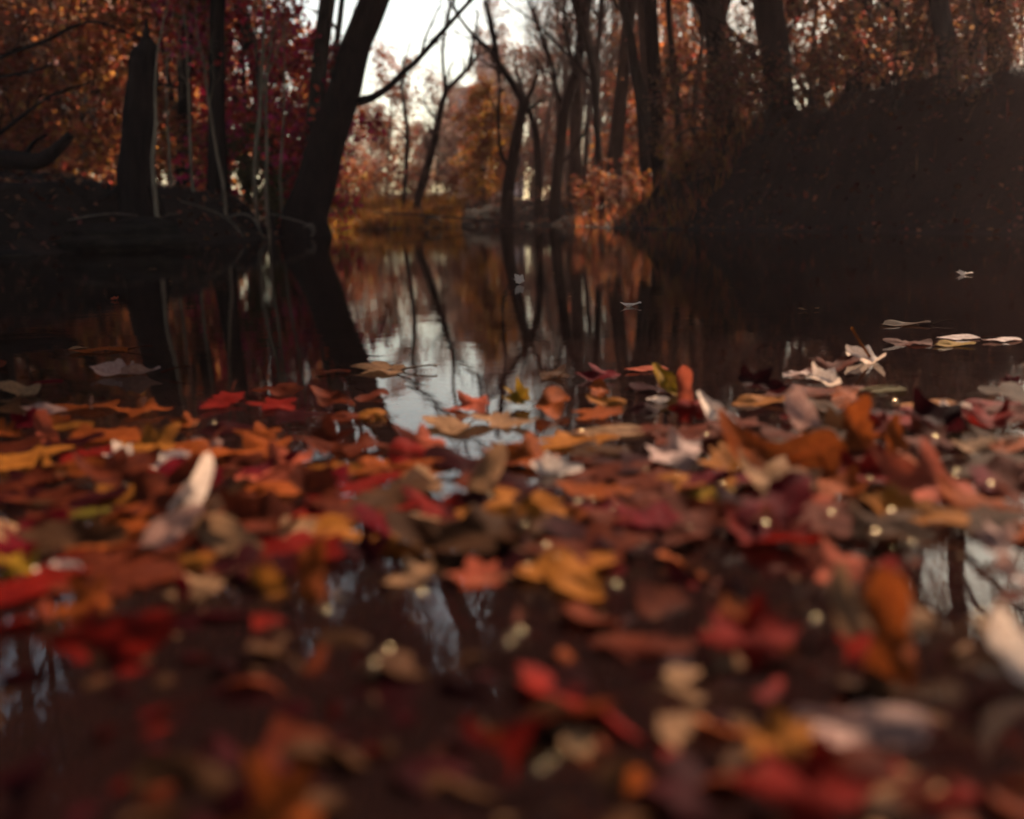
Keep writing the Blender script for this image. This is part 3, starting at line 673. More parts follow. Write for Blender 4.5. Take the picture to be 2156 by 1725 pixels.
# singled out trees
def solo(kind, colour, px, Y, label, sc, variant=0, dz=0):
    return place(kind, colour, xa(px, Y), Y, label, None, sc, variant, dz=dz)
solo('young', 'yellow', 1025, 36, 'golden yellow young tree glowing in front of the grey building', .70, 0)
solo('young', 'orange', 1020, 39, 'orange topped young tree rising behind the golden one', .72, 1)
solo('under', 'crimson', 600, 21.8, 'bright crimson maple behind the pale saplings', .95, 0)
solo('under', 'crimson', 545, 24, 'taller crimson maple left of the bright one', 1.3, 1)
solo('young', 'crimson', 640, 24, 'small crimson maple touching the leaning trunk', .75, 2)
solo('under', 'orange', 440, 25, 'orange maple between the dark trunks', 1.1, 2)
solo('young', 'olive', 560, 22, 'small olive green tree below the crimson maple', .4, 1)
solo('under', 'grey', 1105, 48, 'mauve grey bushy tree closing the view right of the forked tree', .95, 1)
solo('under', 'brown', 1085, 44, 'brown bushy tree behind the foot of the forked tree', .7, 2)
solo('under', 'rust', 1125, 52, 'rust brown bushy tree far behind the slim trunk', 1.1, 0)
solo('under', 'rust', 1690, 26.5, 'rust brown leafy tree filling the gap right of the thickest bank trunk', 1.15, 1)
solo('under', 'brown', 1730, 30, 'dull brown leafy tree behind the crossed leaning trees', 1.35, 2)
solo('tall', 'grey', 1035, 70, 'tall hazy evergreen shape beside the grey building', .72, 1)
solo('bare', 'grey', 1000, 60, 'bare hazy tree crowning the grey building', .6, 2)
for i, (c_, px, Y, s_) in enumerate([('yellow', 700, 32.5, .9), ('orange', 740, 33, 1.0), ('orange', 780, 33.5, .9), ('olive', 720, 32, .7), ('rust', 830, 34, .9), ('rust', 880, 35, .8),
        ('orange', 1250, 27, .8), ('rust', 1300, 26, .9), ('orange', 1330, 24.5, .7), ('yellow', 1430, 21.5, .5), ('orange', 1455, 21, .55), ('orange', 1480, 21, .5), ('rust', 1510, 20, .5), ('rust', 960, 37, .8), ('rust', 1210, 33, .8)]):
    side = near_mark(px, Y)
    place('shrub', c_, xa(px, Y), Y, f'{CN[c_]} sunlit shore shrub {side}', 'sunlit shrubs near the shore', s_)

for i, (px_, Y_) in enumerate([(1420, 23.5), (1540, 21.5), (1590, 20.5), (1700, 19.5), (1745, 19), (1830, 17.5), (1900, 17.2), (1960, 16), (2040, 15.5), (2100, 15), (1620, 19.2), (1480, 22.2), (2000, 14.2), (1780, 17), (1880, 15.6)]):
    c_ = ['brown', 'rust', 'brown'][i % 3]
    place('shrub', c_, xa(px_, Y_), Y_, f'{CN[c_]} shrub of the shaded bank {near_mark(px_, Y_)}', 'shrubs on the shaded right bank', .6+.3*(i % 3))

# ------------------------------------------------------------------ leaf litter, shore grass
def scatter_quads(name, n, sampler, size, mat, label, tilt=.5):
    xs, ys = sampler(n); zs = height(xs, ys)+.015; n = len(xs)
    a = rng.random(n)*6.283; s = size*(.6+.8*rng.random(n))
    t = rng.normal(0, tilt, (n, 2))
    ax = np.stack([np.cos(a), np.sin(a), t[:, 0]], 1); bx = np.stack([-np.sin(a), np.cos(a), t[:, 1]], 1)
    c = np.stack([xs, ys, zs], 1); s = s[:, None]
    V = np.stack([c-ax*s*.5, c+bx*s*.36+[0, 0, .01], c+ax*s*.5, c-bx*s*.36+[0, 0, .01]], 1).reshape(-1, 3)
    o = link(name, np_mesh(name, V, np.arange(4*n).reshape(n, 4), mat)); return tag(o, label, kind='stuff')
def land_sampler(x0, x1, y0, y1, smin, smax=99):
    def f(n):
        xs = x0+(x1-x0)*rng.random(n*3); ys = y0+(y1-y0)*rng.random(n*3)**1.3; s = sdist(xs, ys); k = (s > smin) & (s < smax)
        return xs[k][:n], ys[k][:n]
    return f
scatter_quads('leaf_litter', 26000, land_sampler(-22, -2, 13, 50, 1.4), .11, M_litter, 'russet fallen leaves covering the left forest floor')
scatter_quads('leaf_litter', 12000, land_sampler(-6, 9, 24, 60, .3), .12, M_litter, 'russet fallen leaves on the ground beyond the far shore')
scatter_quads('leaf_litter', 14000, land_sampler(2, 16, 8, 30, .05), .09, M_litter, 'scattered dull leaves on the high right bank')
scatter_quads('leaf_litter', 1500, land_sampler(-12, -3, 8, 24, .1, 1.6), .10, M_litter, 'few fallen leaves stuck to the steep left bank')
def tufts(name, n, sampler, h, mat, label):
    xs, ys = sampler(n); zs = height(xs, ys); n = len(xs)
    a = rng.random(n)*6.283; hh = h*(.4+rng.random(n)); w = .012
    dx = np.cos(a); dy = np.sin(a); lean_ = rng.normal(0, .35, (n, 2))*hh[:, None]
    c = np.stack([xs, ys, zs-.02], 1)
    wv = np.stack([dx*w, dy*w, np.zeros(n)], 1)
    mid = c+np.stack([lean_[:, 0]*.4, lean_[:, 1]*.4, hh*.6], 1); tip = c+np.stack([lean_[:, 0], lean_[:, 1], hh], 1)
    V = np.stack([c-wv, c+wv, mid+wv*.7, mid-wv*.7, mid-wv*.7, mid+wv*.7, tip+wv*.1, tip-wv*.1], 1).reshape(-1, 3)
    Fq = np.arange(8*n).reshape(2*n, 4)
    o = link(name, np_mesh(name, V, Fq, mat)); return tag(o, label, kind='stuff')
tufts('dry_grass', 5000, land_sampler(-6.5, -1.5, 29, 37, .0, 5), .38, FO['yellow'], 'dry golden grass along the far shore right of the leaning tree')
tufts('dry_grass', 1500, land_sampler(1.8, 5, 19.5, 30, .1, 3), .35, FO['orange'], 'dry orange grass on the creek end of the right bank')
tufts('undergrowth', 700, land_sampler(3, 12, 8, 24, .2, 5), .22, FO['brown'], 'dead stems and weeds on the shaded right bank')

# ------------------------------------------------------------------ air
def haze():
    x0, x1, y0, y1, z0, z1 = -130, 130, -12, 150, -1.8, 32
    v = [(x, y, z) for x in (x0, x1) for y in (y0, y1) for z in (z0, z1)]
    f = [(0, 1, 3, 2), (4, 6, 7, 5), (0, 4, 5, 1), (2, 3, 7, 6), (0, 2, 6, 4), (1, 5, 7, 3)]
    m, n, l, out = newmat('thin_haze')
    pv = n.new('ShaderNodeVolumePrincipled'); pv.inputs['Color'].default_value = (.95, .60, .56, 1)  # warm tint, added so the haze also lifts the dark tones
    pv.inputs['Density'].default_value = .0009; pv.inputs['Anisotropy'].default_value = .3
    l.new(pv.outputs[0], out.inputs['Volume'])
    tag(mesh_obj('haze', v, f, m, smooth=False), 'thin pale autumn haze filling the air of the wood', kind='stuff')
haze()

# ------------------------------------------------------------------ fallen leaves on the water
def outline(kind, n=64):
    th = np.linspace(0, 2*math.pi, n, endpoint=False)      # 0 = tip direction +Y
    if kind == 'maple':
        r = np.full(n, .50)
        for c_, amp, wd in ((0, .52, .34), (.95, .44, .32), (-.95, .44, .32), (1.95, .22, .30), (-1.95, .22, .30)):
            d = np.abs((th-c_+math.pi) % (2*math.pi)-math.pi); r += amp*np.clip(1-d/wd/1.5, 0, 1)**1.25
        r *= 1+.09*np.abs(((th*7) % 1)-.5)*2-.04
        d = np.abs(th-math.pi); r *= 1-.55*np.exp(-(d/.22)**2)
    elif kind == 'oak':
        r = 1/np.sqrt((np.sin(th)/.42)**2+np.cos(th)**2)
        r *= 1+.22*np.sin(th*9)*(np.abs(np.sin(th))**.5)
    else:
        r = 1/np.sqrt((np.sin(th)/.46)**2+np.cos(th)**2)
        r *= 1-.10*np.abs(np.sin(th))**3+.02*np.sin(th*31)
        d = np.minimum(th, 2*math.pi-th); r *= 1+.13*np.exp(-(d/.12)**2)
    r = r/ (np.max(r)*2) 
    return np.sin(th)*r, np.cos(th)*r
def leaf_mesh(kind, curl, cup, wave, seed, hi=True):
    """unit leaf (about 1 across) lying in XY; curl bends about Y, cup about X"""
    rs = np.random.default_rng(seed); n = 64 if hi else 28; rings = [1, .8, .58, .34] if hi else [1, .5]
    ox, oy = outline(kind, n); V = []; th_ = np.arange(n)*2*math.pi/n; pz = rs.random(5)*6.28
    k_ = 1+.07*np.sin(2*th_+pz[0])+.06*np.sin(3*th_+pz[1])+.05*np.sin(5*th_+pz[2])+.03*np.sin(11*th_+pz[3]); ox = ox*k_+.05*np.sin(oy*5+pz[4]); oy = oy*k_
    for k in rings: V.append(np.stack([ox*k, oy*k], 1))
    V.append(np.zeros((1, 2))); V = np.concatenate(V); x, y = V[:, 0], V[:, 1]; r2 = x*x+y*y
    ph = rs.random(4)*6.28; ang = np.arctan2(x, y)
    z = curl*x*x+cup*y*y+wave*np.sqrt(r2)*np.sin(ang*3+ph[0])*.35+wave*.2*np.sin(x*9+ph[1])*np.cos(y*8+ph[2])
    z += .05*np.abs(x)*(1 if rs.random() < .7 else -1)            # fold at the midrib
    z -= .012*np.exp(-(x/.02)**2)
    X = x/np.sqrt(1+(curl*x)**2*1.2); Y_ = y/np.sqrt(1+(cup*y)**2*1.2)
    V3 = np.stack([X, Y_, z], 1); faces = []
    R_ = len(rings)
    for k in range(R_-1):
        for i in range(n): faces.append((k*n+i, (k+1)*n+i, (k+1)*n+(i+1) % n, k*n+(i+1) % n))
    c_ = R_*n
    for i in range(n): faces.append(((R_-1)*n+i, c_, (R_-1)*n+(i+1) % n))
    return V3, faces
_stem = {}
def stem_mesh(kind, mat, up):
    key = (kind, mat.name, up)
    if key not in _stem:
        y0 = -.18 if kind == 'maple' else -.48
        pts = [np.array([0, y0, 0]), np.array([.02, y0-.14, .03+up*.2]), np.array([.05, y0-.3, .05+up*.55]), np.array([.04, y0-.38, .04+up*.9])]
        v, f = tube_geo([(*smooth_path(pts, [.014, .010, .010, .014]), 3)], lambda l: 5)
        _stem[key] = np_mesh('stem', v, f, mat, smooth=True)
    return _stem[key]
blades = {}
def blade(kind, shape, colour, var=0):
    key = (kind, shape, colour, var)
    if key not in blades:
        curl, cup, wave = {'flat': (.12, .1, .16), 'wavy': (.22, .22, .28), 'curl': (1.3, .4, .35), 'bowl': (1.5, 1.3, .25), 'dome': (-1.2, -1.1, .2), 'roll': (3.2, .5, .3)}[shape]
        v, f = leaf_mesh(kind, curl, cup, wave, hash_(kind+shape)+var*13)
        me = bpy.data.meshes.new('blade'); me.from_pydata([tuple(q) for q in v], [], f); me.materials.append(LM[colour])
        me.polygons.foreach_set('use_smooth', [True]*len(me.polygons)); me.update()
        blades[key] = me
    return blades[key]
NAMES = {'maple': 'maple_leaf', 'oak': 'oak_leaf', 'oval': 'beech_leaf'}
def add_leaf(kind, shape, colour, x, y, z, size, rz, tilt, label, group='fallen leaves floating on the creek', var=0, stem=True, stem_up=0.0):
    o = link(NAMES[kind], blade(kind, shape, colour, var), None, (x, y, z))
    # spin about own axis, then tilt about camera-facing and sideways axes
    o.rotation_euler = (Euler((R(tilt[0]), R(tilt[1]), 0)).to_matrix() @ Euler((0, 0, rz)).to_matrix()).to_euler()
    o.scale = (size, size, size*(.85 if shape in ('flat', 'wavy') else 1))
    if stem:
        s_ = link('stem', stem_mesh(kind, LM['brown' if colour in ('brown', 'maroon', 'olive') else ('tan' if colour in ('cream', 'tan', 'yellow', 'amber') else 'russet')], stem_up), o)
    tag(o, label, 'leaf', group)
    return o
# hand-set leaves: (x px, y px, width px, kind, shape, colour, spin deg, (tilt towards camera, tilt sideways), lift px, label)
H = [
 (330, 938, 175, 'maple', 'wavy', 'amber', 30, (15, 0), 'broad amber leaf lying over a curled cream leaf'),
 (262, 968, 95, 'maple', 'curl', 'cream', 100, (35, 10), 'bright cream curled leaf peeking from under the broad amber one'),
 (345, 972, 120, 'oval', 'curl', 'cream', 85, (30, -6), 'long cream leaf edge just below the broad amber leaf'),
 (412, 1040, 74, 'oval', 'roll', 'cream', -12, (78, 8), 'upright pink white rolled leaf standing on its tip'),
 (362, 1118, 88, 'oval', 'roll', 'mauve', -38, (60, 10), 'mauve rolled leaf leaning against the upright pink white one'),
 (492, 1140, 150, 'oval', 'wavy', 'tan', 58, (62, -10), 'pointed tan leaf tilted up right of the upright rolled leaf'),
 (432, 1130, 40, 'oval', 'roll', 'crimson', 0, (70, 0), 'narrow crimson leaf edge between the upright rolled leaf and the pointed tan leaf'),
 (295, 1040, 180, 'oak', 'wavy', 'amber', 82, (22, 0), 'ochre oak leaf left of the upright rolled leaf'),
 (110, 1095, 160, 'maple', 'flat', 'russet', 10, (8, 0), 'russet leaf at the left with a tan sheen'),
 (250, 1125, 240, 'maple', 'flat', 'orange', 80, (9, 0), 'large flat orange leaf in front of the ochre oak leaf'),
 (40, 1195, 130, 'maple', 'wavy', 'yellow', 15, (25, 0), 'yellow leaf cut by the left edge'),
 (125, 1200, 100, 'oval', 'curl', 'cream', 80, (30, 0), 'pale cream leaf beside the yellow leaf at the left edge'),
 (378, 1193, 165, 'oval', 'wavy', 'amber', 86, (24, 0), 'golden orange leaf below the mauve rolled leaf'),
 (95, 1300, 80, 'maple', 'bowl', 'pink', 0, (50, 0), 'rounded pink red leaf near the left edge'),
 (190, 1275, 170, 'maple', 'wavy', 'orange', 50, (30, 5), 'orange brown leaf touching the rounded pink red leaf'),
 (250, 1345, 260, 'oval', 'wavy', 'red', 74, (38, -14), 'large tilted red leaf in the lower left'),
 (150, 1438, 320, 'oval', 'curl', 'maroon', 72, (25, -10), 'long dark red leaf slanting in the lower left corner area'),
 (355, 1490, 190, 'maple', 'flat', 'maroon', 40, (20, 0), 'nearly black maroon leaf under water in the lower left'),
 (430, 1232, 150, 'maple', 'wavy', 'tan', 120, (18, 0), 'tan leaf with a red edge below the golden orange leaf'),
 (385, 1245, 40, 'oval', 'curl', 'crimson', 20, (40, 0), 'small crimson leaf edge at the left of the tan leaf'),
 (570, 1235, 90, 'oak', 'curl', 'amber', 60, (35, 10), 'curled light orange leaf right of the tan leaf'),
 (660, 1215, 80, 'oval', 'wavy', 'orange', 5, (50, 20), 'orange leaf standing steeply in dark red leaves'),
 (875, 1212, 145, 'maple', 'wavy', 'tan', 75, (16, 0), 'beige grey leaf left of the pinkish brown one'),
 (1020, 1215, 170, 'maple', 'flat', 'pink', 30, (12, 0), 'pinkish brown flat leaf in the middle foreground'),
 (770, 1170, 150, 'maple', 'wavy', 'maroon', 0, (32, 0), 'dark maroon leaf above the beige grey leaf'),
 (660, 1085, 230, 'maple', 'flat', 'red', 20, (7, 0), 'wide flat dark red leaf reflecting the trunks'),
 (520, 1050, 140, 'oval', 'wavy', 'russet', 85, (12, 0), 'russet leaf right of the upright rolled leaf'),
 (1058, 1098, 175, 'oval', 'curl', 'amber', 98, (30, 10), 'bright orange curled leaf with an upturned rim in the centre'),
 (1025, 1010, 75, 'oval', 'roll', 'tan', -20, (65, 0), 'small tan rolled leaf standing above the bright orange curled one'),
 (1172, 988, 110, 'oak', 'curl', 'cream', 88, (32, 0), 'cream white curled leaf right of the sky reflection'),
 (1130, 965, 210, 'maple', 'wavy', 'orange', 60, (12, 0), 'orange leaf behind the cream white curled one'),
 (1230, 970, 110, 'oval', 'wavy', 'russet', 90, (14, 0), 'russet leaf right of the cream white curled one'),
 (900, 935, 150, 'maple', 'wavy', 'pink', 70, (22, 6), 'salmon coloured leaf in the middle of the sky reflection'),
 (1062, 945, 90, 'oval', 'wavy', 'orange', 90, (20, 0), 'small orange leaf right of the salmon coloured leaf'),
 (870, 990, 170, 'oval', 'flat', 'orange', 78, (12, -5), 'narrow orange leaf below the salmon coloured leaf'),
 (778, 870, 118, 'maple', 'dome', 'amber', 0, (22, 0), 'star shaped amber maple leaf arched above the water'),
 (735, 880, 110, 'oval', 'flat', 'russet', 80, (5, 0), 'flat russet leaf left of the star shaped amber leaf'),
 (1000, 852, 150, 'maple', 'wavy', 'pink', 90, (12, 0), 'pale pink leaf with a lit rim inside the sky reflection'),
 (1096, 838, 90, 'maple', 'curl', 'yellow', 60, (35, 0), 'ochre leaf with a raised tip right of the pale pink leaf'),
 (1275, 788, 115, 'maple', 'wavy', 'crimson', 95, (16, 0), 'magenta crimson leaf beyond the main raft of leaves'),
 (1365, 777, 90, 'oval', 'flat', 'pink', 88, (5, 0), 'thin pink leaf right of the magenta crimson leaf'),
 (1408, 805, 60, 'oval', 'curl', 'yellow', 30, (40, 10), 'small yellow leaf right of the thin pink leaf'),
 (1278, 846, 70, 'oval', 'wavy', 'amber', 60, (30, 0), 'small amber leaf left of the glossy domed leaf'),
 (1358, 862, 150, 'oval', 'dome', 'maroon', 88, (18, 0), 'glossy domed dark red leaf with a white highlight'),
 (1385, 842, 44, 'oval', 'curl', 'cream', 80, (35, 0), 'tiny white leaf on top of the glossy domed leaf'),  # the domed leaf's highlight, modelled as a cream sliver
 (1458, 862, 110, 'maple', 'dome', 'red', 10, (45, 0), 'orange red crumpled leaf right of the glossy domed leaf'),
 (1440, 822, 44, 'oval', 'roll', 'pink', 5, (75, 0), 'small pink leaf tip sticking up from the crumpled leaf'),
 (1508, 872, 75, 'oval', 'curl', 'cream', 40, (40, 18), 'small white leaf edge right of the crumpled leaf'),
 (1600, 846, 130, 'oval', 'flat', 'amber', 84, (10, -4), 'flat golden leaf right of the small white leaf edge'),
 (1435, 955, 165, 'maple', 'wavy', 'mauve', 70, (30, 8), 'large pale mauve leaf left of the brown bowl shaped leaf'),
 (1640, 975, 330, 'oval', 'bowl', 'orange', 88, (34, 0), 'largest orange brown bowl shaped leaf on the right'),
 (1560, 930, 200, 'maple', 'wavy', 'russet', 100, (22, 0), 'russet leaf behind the bowl shaped leaf'),
 (1698, 885, 72, 'oval', 'wavy', 'mauve', 8, (72, 0), 'dusky mauve leaf standing upright behind the bowl shaped leaf'),
 (1668, 882, 44, 'oval', 'curl', 'red', 70, (40, 0), 'small scarlet leaf left of the upright mauve leaf'),
 (1745, 905, 105, 'maple', 'bowl', 'brown', 0, (40, 0), 'brown cupped leaf right of the upright mauve leaf'),
 (1812, 915, 80, 'oak', 'curl', 'orange', -20, (60, -12), 'orange oak leaf bending over the bowl shaped leaf'),
 (1865, 900, 95, 'maple', 'wavy', 'red', 45, (35, 0), 'red orange leaf right of the bending oak leaf'),
 (1890, 935, 60, 'oval', 'wavy', 'orange', 0, (60, 10), 'small orange leaf standing at the end of the leaf pile'),
 (1682, 785, 75, 'oval', 'wavy', 'mauve', 88, (10, 0), 'pale slender leaf left of the cream leaf near the stemmed one'),
 (1745, 803, 110, 'maple', 'curl', 'cream', 80, (14, 0), 'cream leaf below the leaf with an upright stem'),
 (1700, 828, 220, 'oval', 'flat', 'russet', 90, (4, 0), 'long russet leaf under the cream leaf'),
 (1860, 820, 110, 'oval', 'flat', 'olive', 90, (5, 0), 'olive green leaf floating right of the cream leaf'),
 (1915, 722, 105, 'oak', 'flat', 'russet', 90, (8, 0), 'red brown oak leaf nearest the far dark water'),
 (2010, 725, 90, 'oval', 'flat', 'yellow', 85, (6, 0), 'yellow green leaf right of the red brown oak leaf'),
 (2022, 711, 90, 'oval', 'flat', 'mauve', 88, (6, 0), 'pale leaf just behind the yellow green one'),
 (2112, 715, 90, 'oval', 'flat', 'mauve', 92, (4, 0), 'thin pale leaf at the right edge of the dark water'),
 (2132, 808, 64, 'maple', 'curl', 'crimson', 0, (30, 0), 'dark red leaf with a raised stem at the right edge'),
 (2012, 858, 64, 'oval', 'curl', 'cream', 85, (18, 0), 'small cream leaf between two flat ochre leaves'),
 (1952, 852, 150, 'oval', 'flat', 'amber', 90, (6, 0), 'flat ochre leaf left of the small cream leaf'),
 (2085, 856, 140, 'oval', 'flat', 'red', 86, (8, 0), 'flat red brown leaf right of the small cream leaf'),
 (2070, 940, 120, 'oak', 'wavy', 'tan', 80, (26, 0), 'creamy tan oak leaf near the right edge'),
 (1968, 930, 160, 'maple', 'wavy', 'russet', 20, (18, 0), 'rusty leaf between the leaf pile and the creamy tan oak leaf'),
 (1990, 1030, 300, 'maple', 'wavy', 'pink', 60, (24, 10), 'big salmon red maple leaf in the right foreground'),
 (2085, 1075, 170, 'oak', 'wavy', 'orange', 50, (22, 10), 'orange leaf at the end of the big salmon red maple leaf'),
 (1722, 1060, 140, 'maple', 'wavy', 'pink', 90, (24, 0), 'salmon leaf below the bowl shaped leaf'),
 (2105, 1140, 140, 'maple', 'curl', 'mauve', 80, (36, 12), 'pale pinkish leaf at the right side under the big salmon leaf'),
 (2150, 1225, 100, 'oval', 'curl', 'mauve', 60, (36, 18), 'pale leaf cut by the right edge'),
 (1775, 1190, 190, 'maple', 'wavy', 'pink', 70, (22, 0), 'dull pink leaf over dark leaves on the right'),
 (1790, 1285, 95, 'oval', 'wavy', 'tan', 10, (55, 10), 'tan leaf pointing down at the right foreground'),
 (1865, 1345, 130, 'oval', 'curl', 'orange', 5, (58, 6), 'orange ribbed leaf beside the pointing tan leaf'),
 (1930, 1300, 150, 'maple', 'wavy', 'tan', 60, (30, 6), 'tan maple leaf behind the orange ribbed leaf'),
 (2130, 1375, 110, 'oval', 'bowl', 'cream', 20, (55, 0), 'cream white leaf at the right edge of the foreground'),
 (1600, 1345, 260, 'maple', 'wavy', 'red', 45, (32, 4), 'large orange red and purple leaf in the right foreground'),
 (1590, 1320, 110, 'oval', 'flat', 'orange', 30, (34, 0), 'orange leaf resting on the large orange red one'),
 (1825, 1530, 225, 'oval', 'wavy', 'mauve', 66, (34, -8), 'big blurred pinkish white leaf in the lower right'),
 (1660, 1560, 210, 'maple', 'wavy', 'amber', 60, (24, 0), 'yellow orange leaf under the big pinkish white leaf'),
 (1400, 1510, 330, 'oval', 'wavy', 'red', 55, (15, 8), 'long dark red leaf sloping across the lower right'),
 (1450, 1620, 330, 'maple', 'flat', 'crimson', 80, (20, 0), 'crimson maple leaf below the long dark red one'),
 (1720, 1670, 330, 'maple', 'wavy', 'red', 30, (28, 0), 'red orange leaf at the bottom right'),
 (1062, 1548, 66, 'oval', 'wavy', 'orange', 80, (30, 0), 'small orange leaf alone in the dark lower centre'),
 (1010, 1640, 170, 'maple', 'flat', 'russet', 30, (24, 0), 'dim russet leaf in the lower centre'),
 (860, 1650, 130, 'oval', 'flat', 'russet', 60, (14, 0), 'dim reddish leaf left of the dim russet one'),
 (600, 1735, 300, 'maple', 'wavy', 'orange', 40, (40, 0), 'orange leaf with raised tips at the bottom edge'),
 (300, 1670, 240, 'maple', 'wavy', 'russet', 60, (26, -8), 'dark russet leaf at the lower left edge'),
 (200, 1700, 160, 'oval', 'flat', 'maroon', 30, (14, 0), 'dim maroon leaf below the dark russet one'),
 (98, 862, 105, 'oval', 'wavy', 'mauve', 85, (18, 0), 'pale pink leaf at the left behind the crimson stalked leaf'),
 (62, 890, 110, 'maple', 'wavy', 'crimson', 60, (18, 0), 'crimson leaf near the left edge with a pink stalked neighbour'),
 (100, 915, 70, 'oval', 'roll', 'pink', 50, (45, 20), 'pink rolled leaf slanting across the crimson leaf'),
 (150, 896, 95, 'oval', 'flat', 'amber', 88, (12, 0), 'small amber leaf right of the pink rolled leaf'),
 (400, 890, 85, 'maple', 'wavy', 'orange', 80, (20, 0), 'orange leaf behind the broad amber leaf'),
 (438, 935, 70, 'oval', 'curl', 'mauve', 90, (26, 0), 'small grey pink leaf right of the broad amber leaf'),
 (560, 915, 130, 'maple', 'wavy', 'orange', 84, (18, -6), 'orange leaf midway between the amber leaf and the sky reflection'),
 (480, 905, 150, 'oval', 'flat', 'maroon', 90, (9, 0), 'deep maroon leaf left of the midway orange leaf'),
 (600, 985, 210, 'maple', 'wavy', 'pink', 80, (20, 0), 'coral red maple leaf below the midway orange leaf'),
 (690, 990, 140, 'oval', 'flat', 'amber', 80, (16, 0), 'yellow orange leaf right of the coral red maple leaf'),
 (490, 975, 140, 'oval', 'wavy', 'russet', 95, (14, 0), 'rusty red leaf left of the coral red maple leaf'),
 (150, 990, 150, 'oval', 'flat', 'orange', 78, (20, -8), 'burnt orange leaf left of the bright cream curled leaf'),
 (58, 1010, 130, 'maple', 'wavy', 'maroon', 0, (24, 0), 'dark red leaf at the left edge beside the burnt orange one'),
 (265, 787, 150, 'oak', 'curl', 'mauve', 84, (6, -3), 'long whitish leaf floating far out on the left'),
 (100, 805, 70, 'oval', 'flat', 'crimson', 86, (5, 0), 'magenta leaf left of the long whitish leaf'),
 (205, 737, 130, 'oval', 'flat', 'orange', 90, (2, 0), 'thin orange leaf far out on the left water'),
 (163, 733, 44, 'oval', 'flat', 'tan', 88, (6, 0), 'tiny tan leaf at the tip of the thin orange leaf'),
 (815, 777, 180, 'maple', 'flat', 'tan', 80, (3, 0), 'faded tan leaf at the top of the sky reflection'),
 (700, 782, 80, 'oval', 'flat', 'russet', 90, (3, 0), 'small russet leaf left of the faded tan leaf'),
 (1330, 643, 46, 'oval', 'curl', 'cream', 88, (6, 0), 'white sliver of a leaf alone on the dark water'),
 (1096, 592, 40, 'maple', 'curl', 'cream', 90, (30, 0), 'small pale curled leaf alone in the trunk reflections'),
 (2030, 577, 36, 'oak', 'curl', 'cream', 88, (10, 0), 'white curled leaf far out near the right bank'),
 (243, 629, 24, 'maple', 'curl', 'pink', 80, (25, 0), 'tiny pink curled leaf far out in front of the boulder'),
 (320, 566, 20, 'oval', 'flat', 'tan', 88, (5, 0), 'tiny tan leaf drifting close to the boulder'),
 (398, 541, 22, 'oval', 'wavy', 'red', 88, (10, 0), 'tiny red leaf drifting under the left bank'),
 (1905, 682, 120, 'oval', 'flat', 'brown', 90, (1, 0), 'brown leaf barely visible on the dark right water'),
 (1270, 1075, 110, 'maple', 'wavy', 'crimson', 30, (12, 0), 'crimson purple leaf right of the bright orange curled leaf'),
 (1350, 1062, 130, 'maple', 'wavy', 'russet', 60, (12, 0), 'brown red leaf right of the crimson purple leaf'),
 (1480, 1045, 150, 'oval', 'wavy', 'yellow', 84, (12, 0), 'dull yellow leaf below the pale mauve leaf'),
 (1290, 910, 150, 'oval', 'flat', 'tan', 86, (8, 0), 'tan strip of a leaf in front of the glossy domed leaf'),
]
heroes = []
for i, (px, py, w_, kind, shape, colour, spin, tilt, lb) in enumerate(H):
    t = abs(math.sin(R(tilt[0]))); 
    p = W(px, py, .004); depth = (Vector(p)-cam.location).dot(MW.to_3x3() @ Vector((0, 0, -1)))
    size = w_*depth/F
    ratio = {'maple': 1.0, 'oak': .5, 'oval': .48}[kind]
    a = abs(math.cos(R(spin)))        # width seen sideways
    size = size/max(ratio*a+(1-a)*.98, ratio) if kind != 'maple' else size*1.05
    if shape == 'roll': size = size*1.1
    lift = .5*size*t*(1 if spin % 180 < 45 or spin % 180 > 135 else ratio)*.75
    lift = max(lift*.8, .005)
    p = W(px, py, lift)
    sub = any(k in lb for k in ('under water', 'dim ', 'long dark red', 'dark russet', 'long dark'))
    heroes.append((px, py, lb))
    stem_up = 0
    add_leaf(kind, shape, colour, p.x, p.y, -.02 if sub else p.z, size, R(spin), tilt, lb, var=i % 3, stem=(w_ > 60 and i % 2 == 0))
# the leaf whose stalk stands up
p = W(1830, 757, .006); s_ = 125*p.y/F
o = add_leaf('maple', 'curl', 'cream', p.x, p.y, p.z, s_, R(95), (6, 0), 'white lobed leaf with its stalk standing up from the water', var=1, stem=False)
q = [W(1832, 752, .01), P(1812, 722, p.y), P(1793, 690, p.y)]
inv = (Matrix.Translation(o.location) @ o.rotation_euler.to_matrix().to_4x4() @ Matrix.Diagonal((s_, s_, s_, 1))).inverted()
pts = [np.array(inv @ Vector(k)) for k in q]
v, f = tube_geo([(*smooth_path(pts, [.022, .02, .026]), 3)], lambda l: 6); link('stem', np_mesh('stem', v, f, LM['amber'], smooth=True), o)
heroes.append((1830, 757, 'stalked white leaf'))
p = W(2128, 800, .01); a_, b_ = px_path([(2132, 800, 6), (2124, 782, 6), (2120, 765, 8)], p.y)

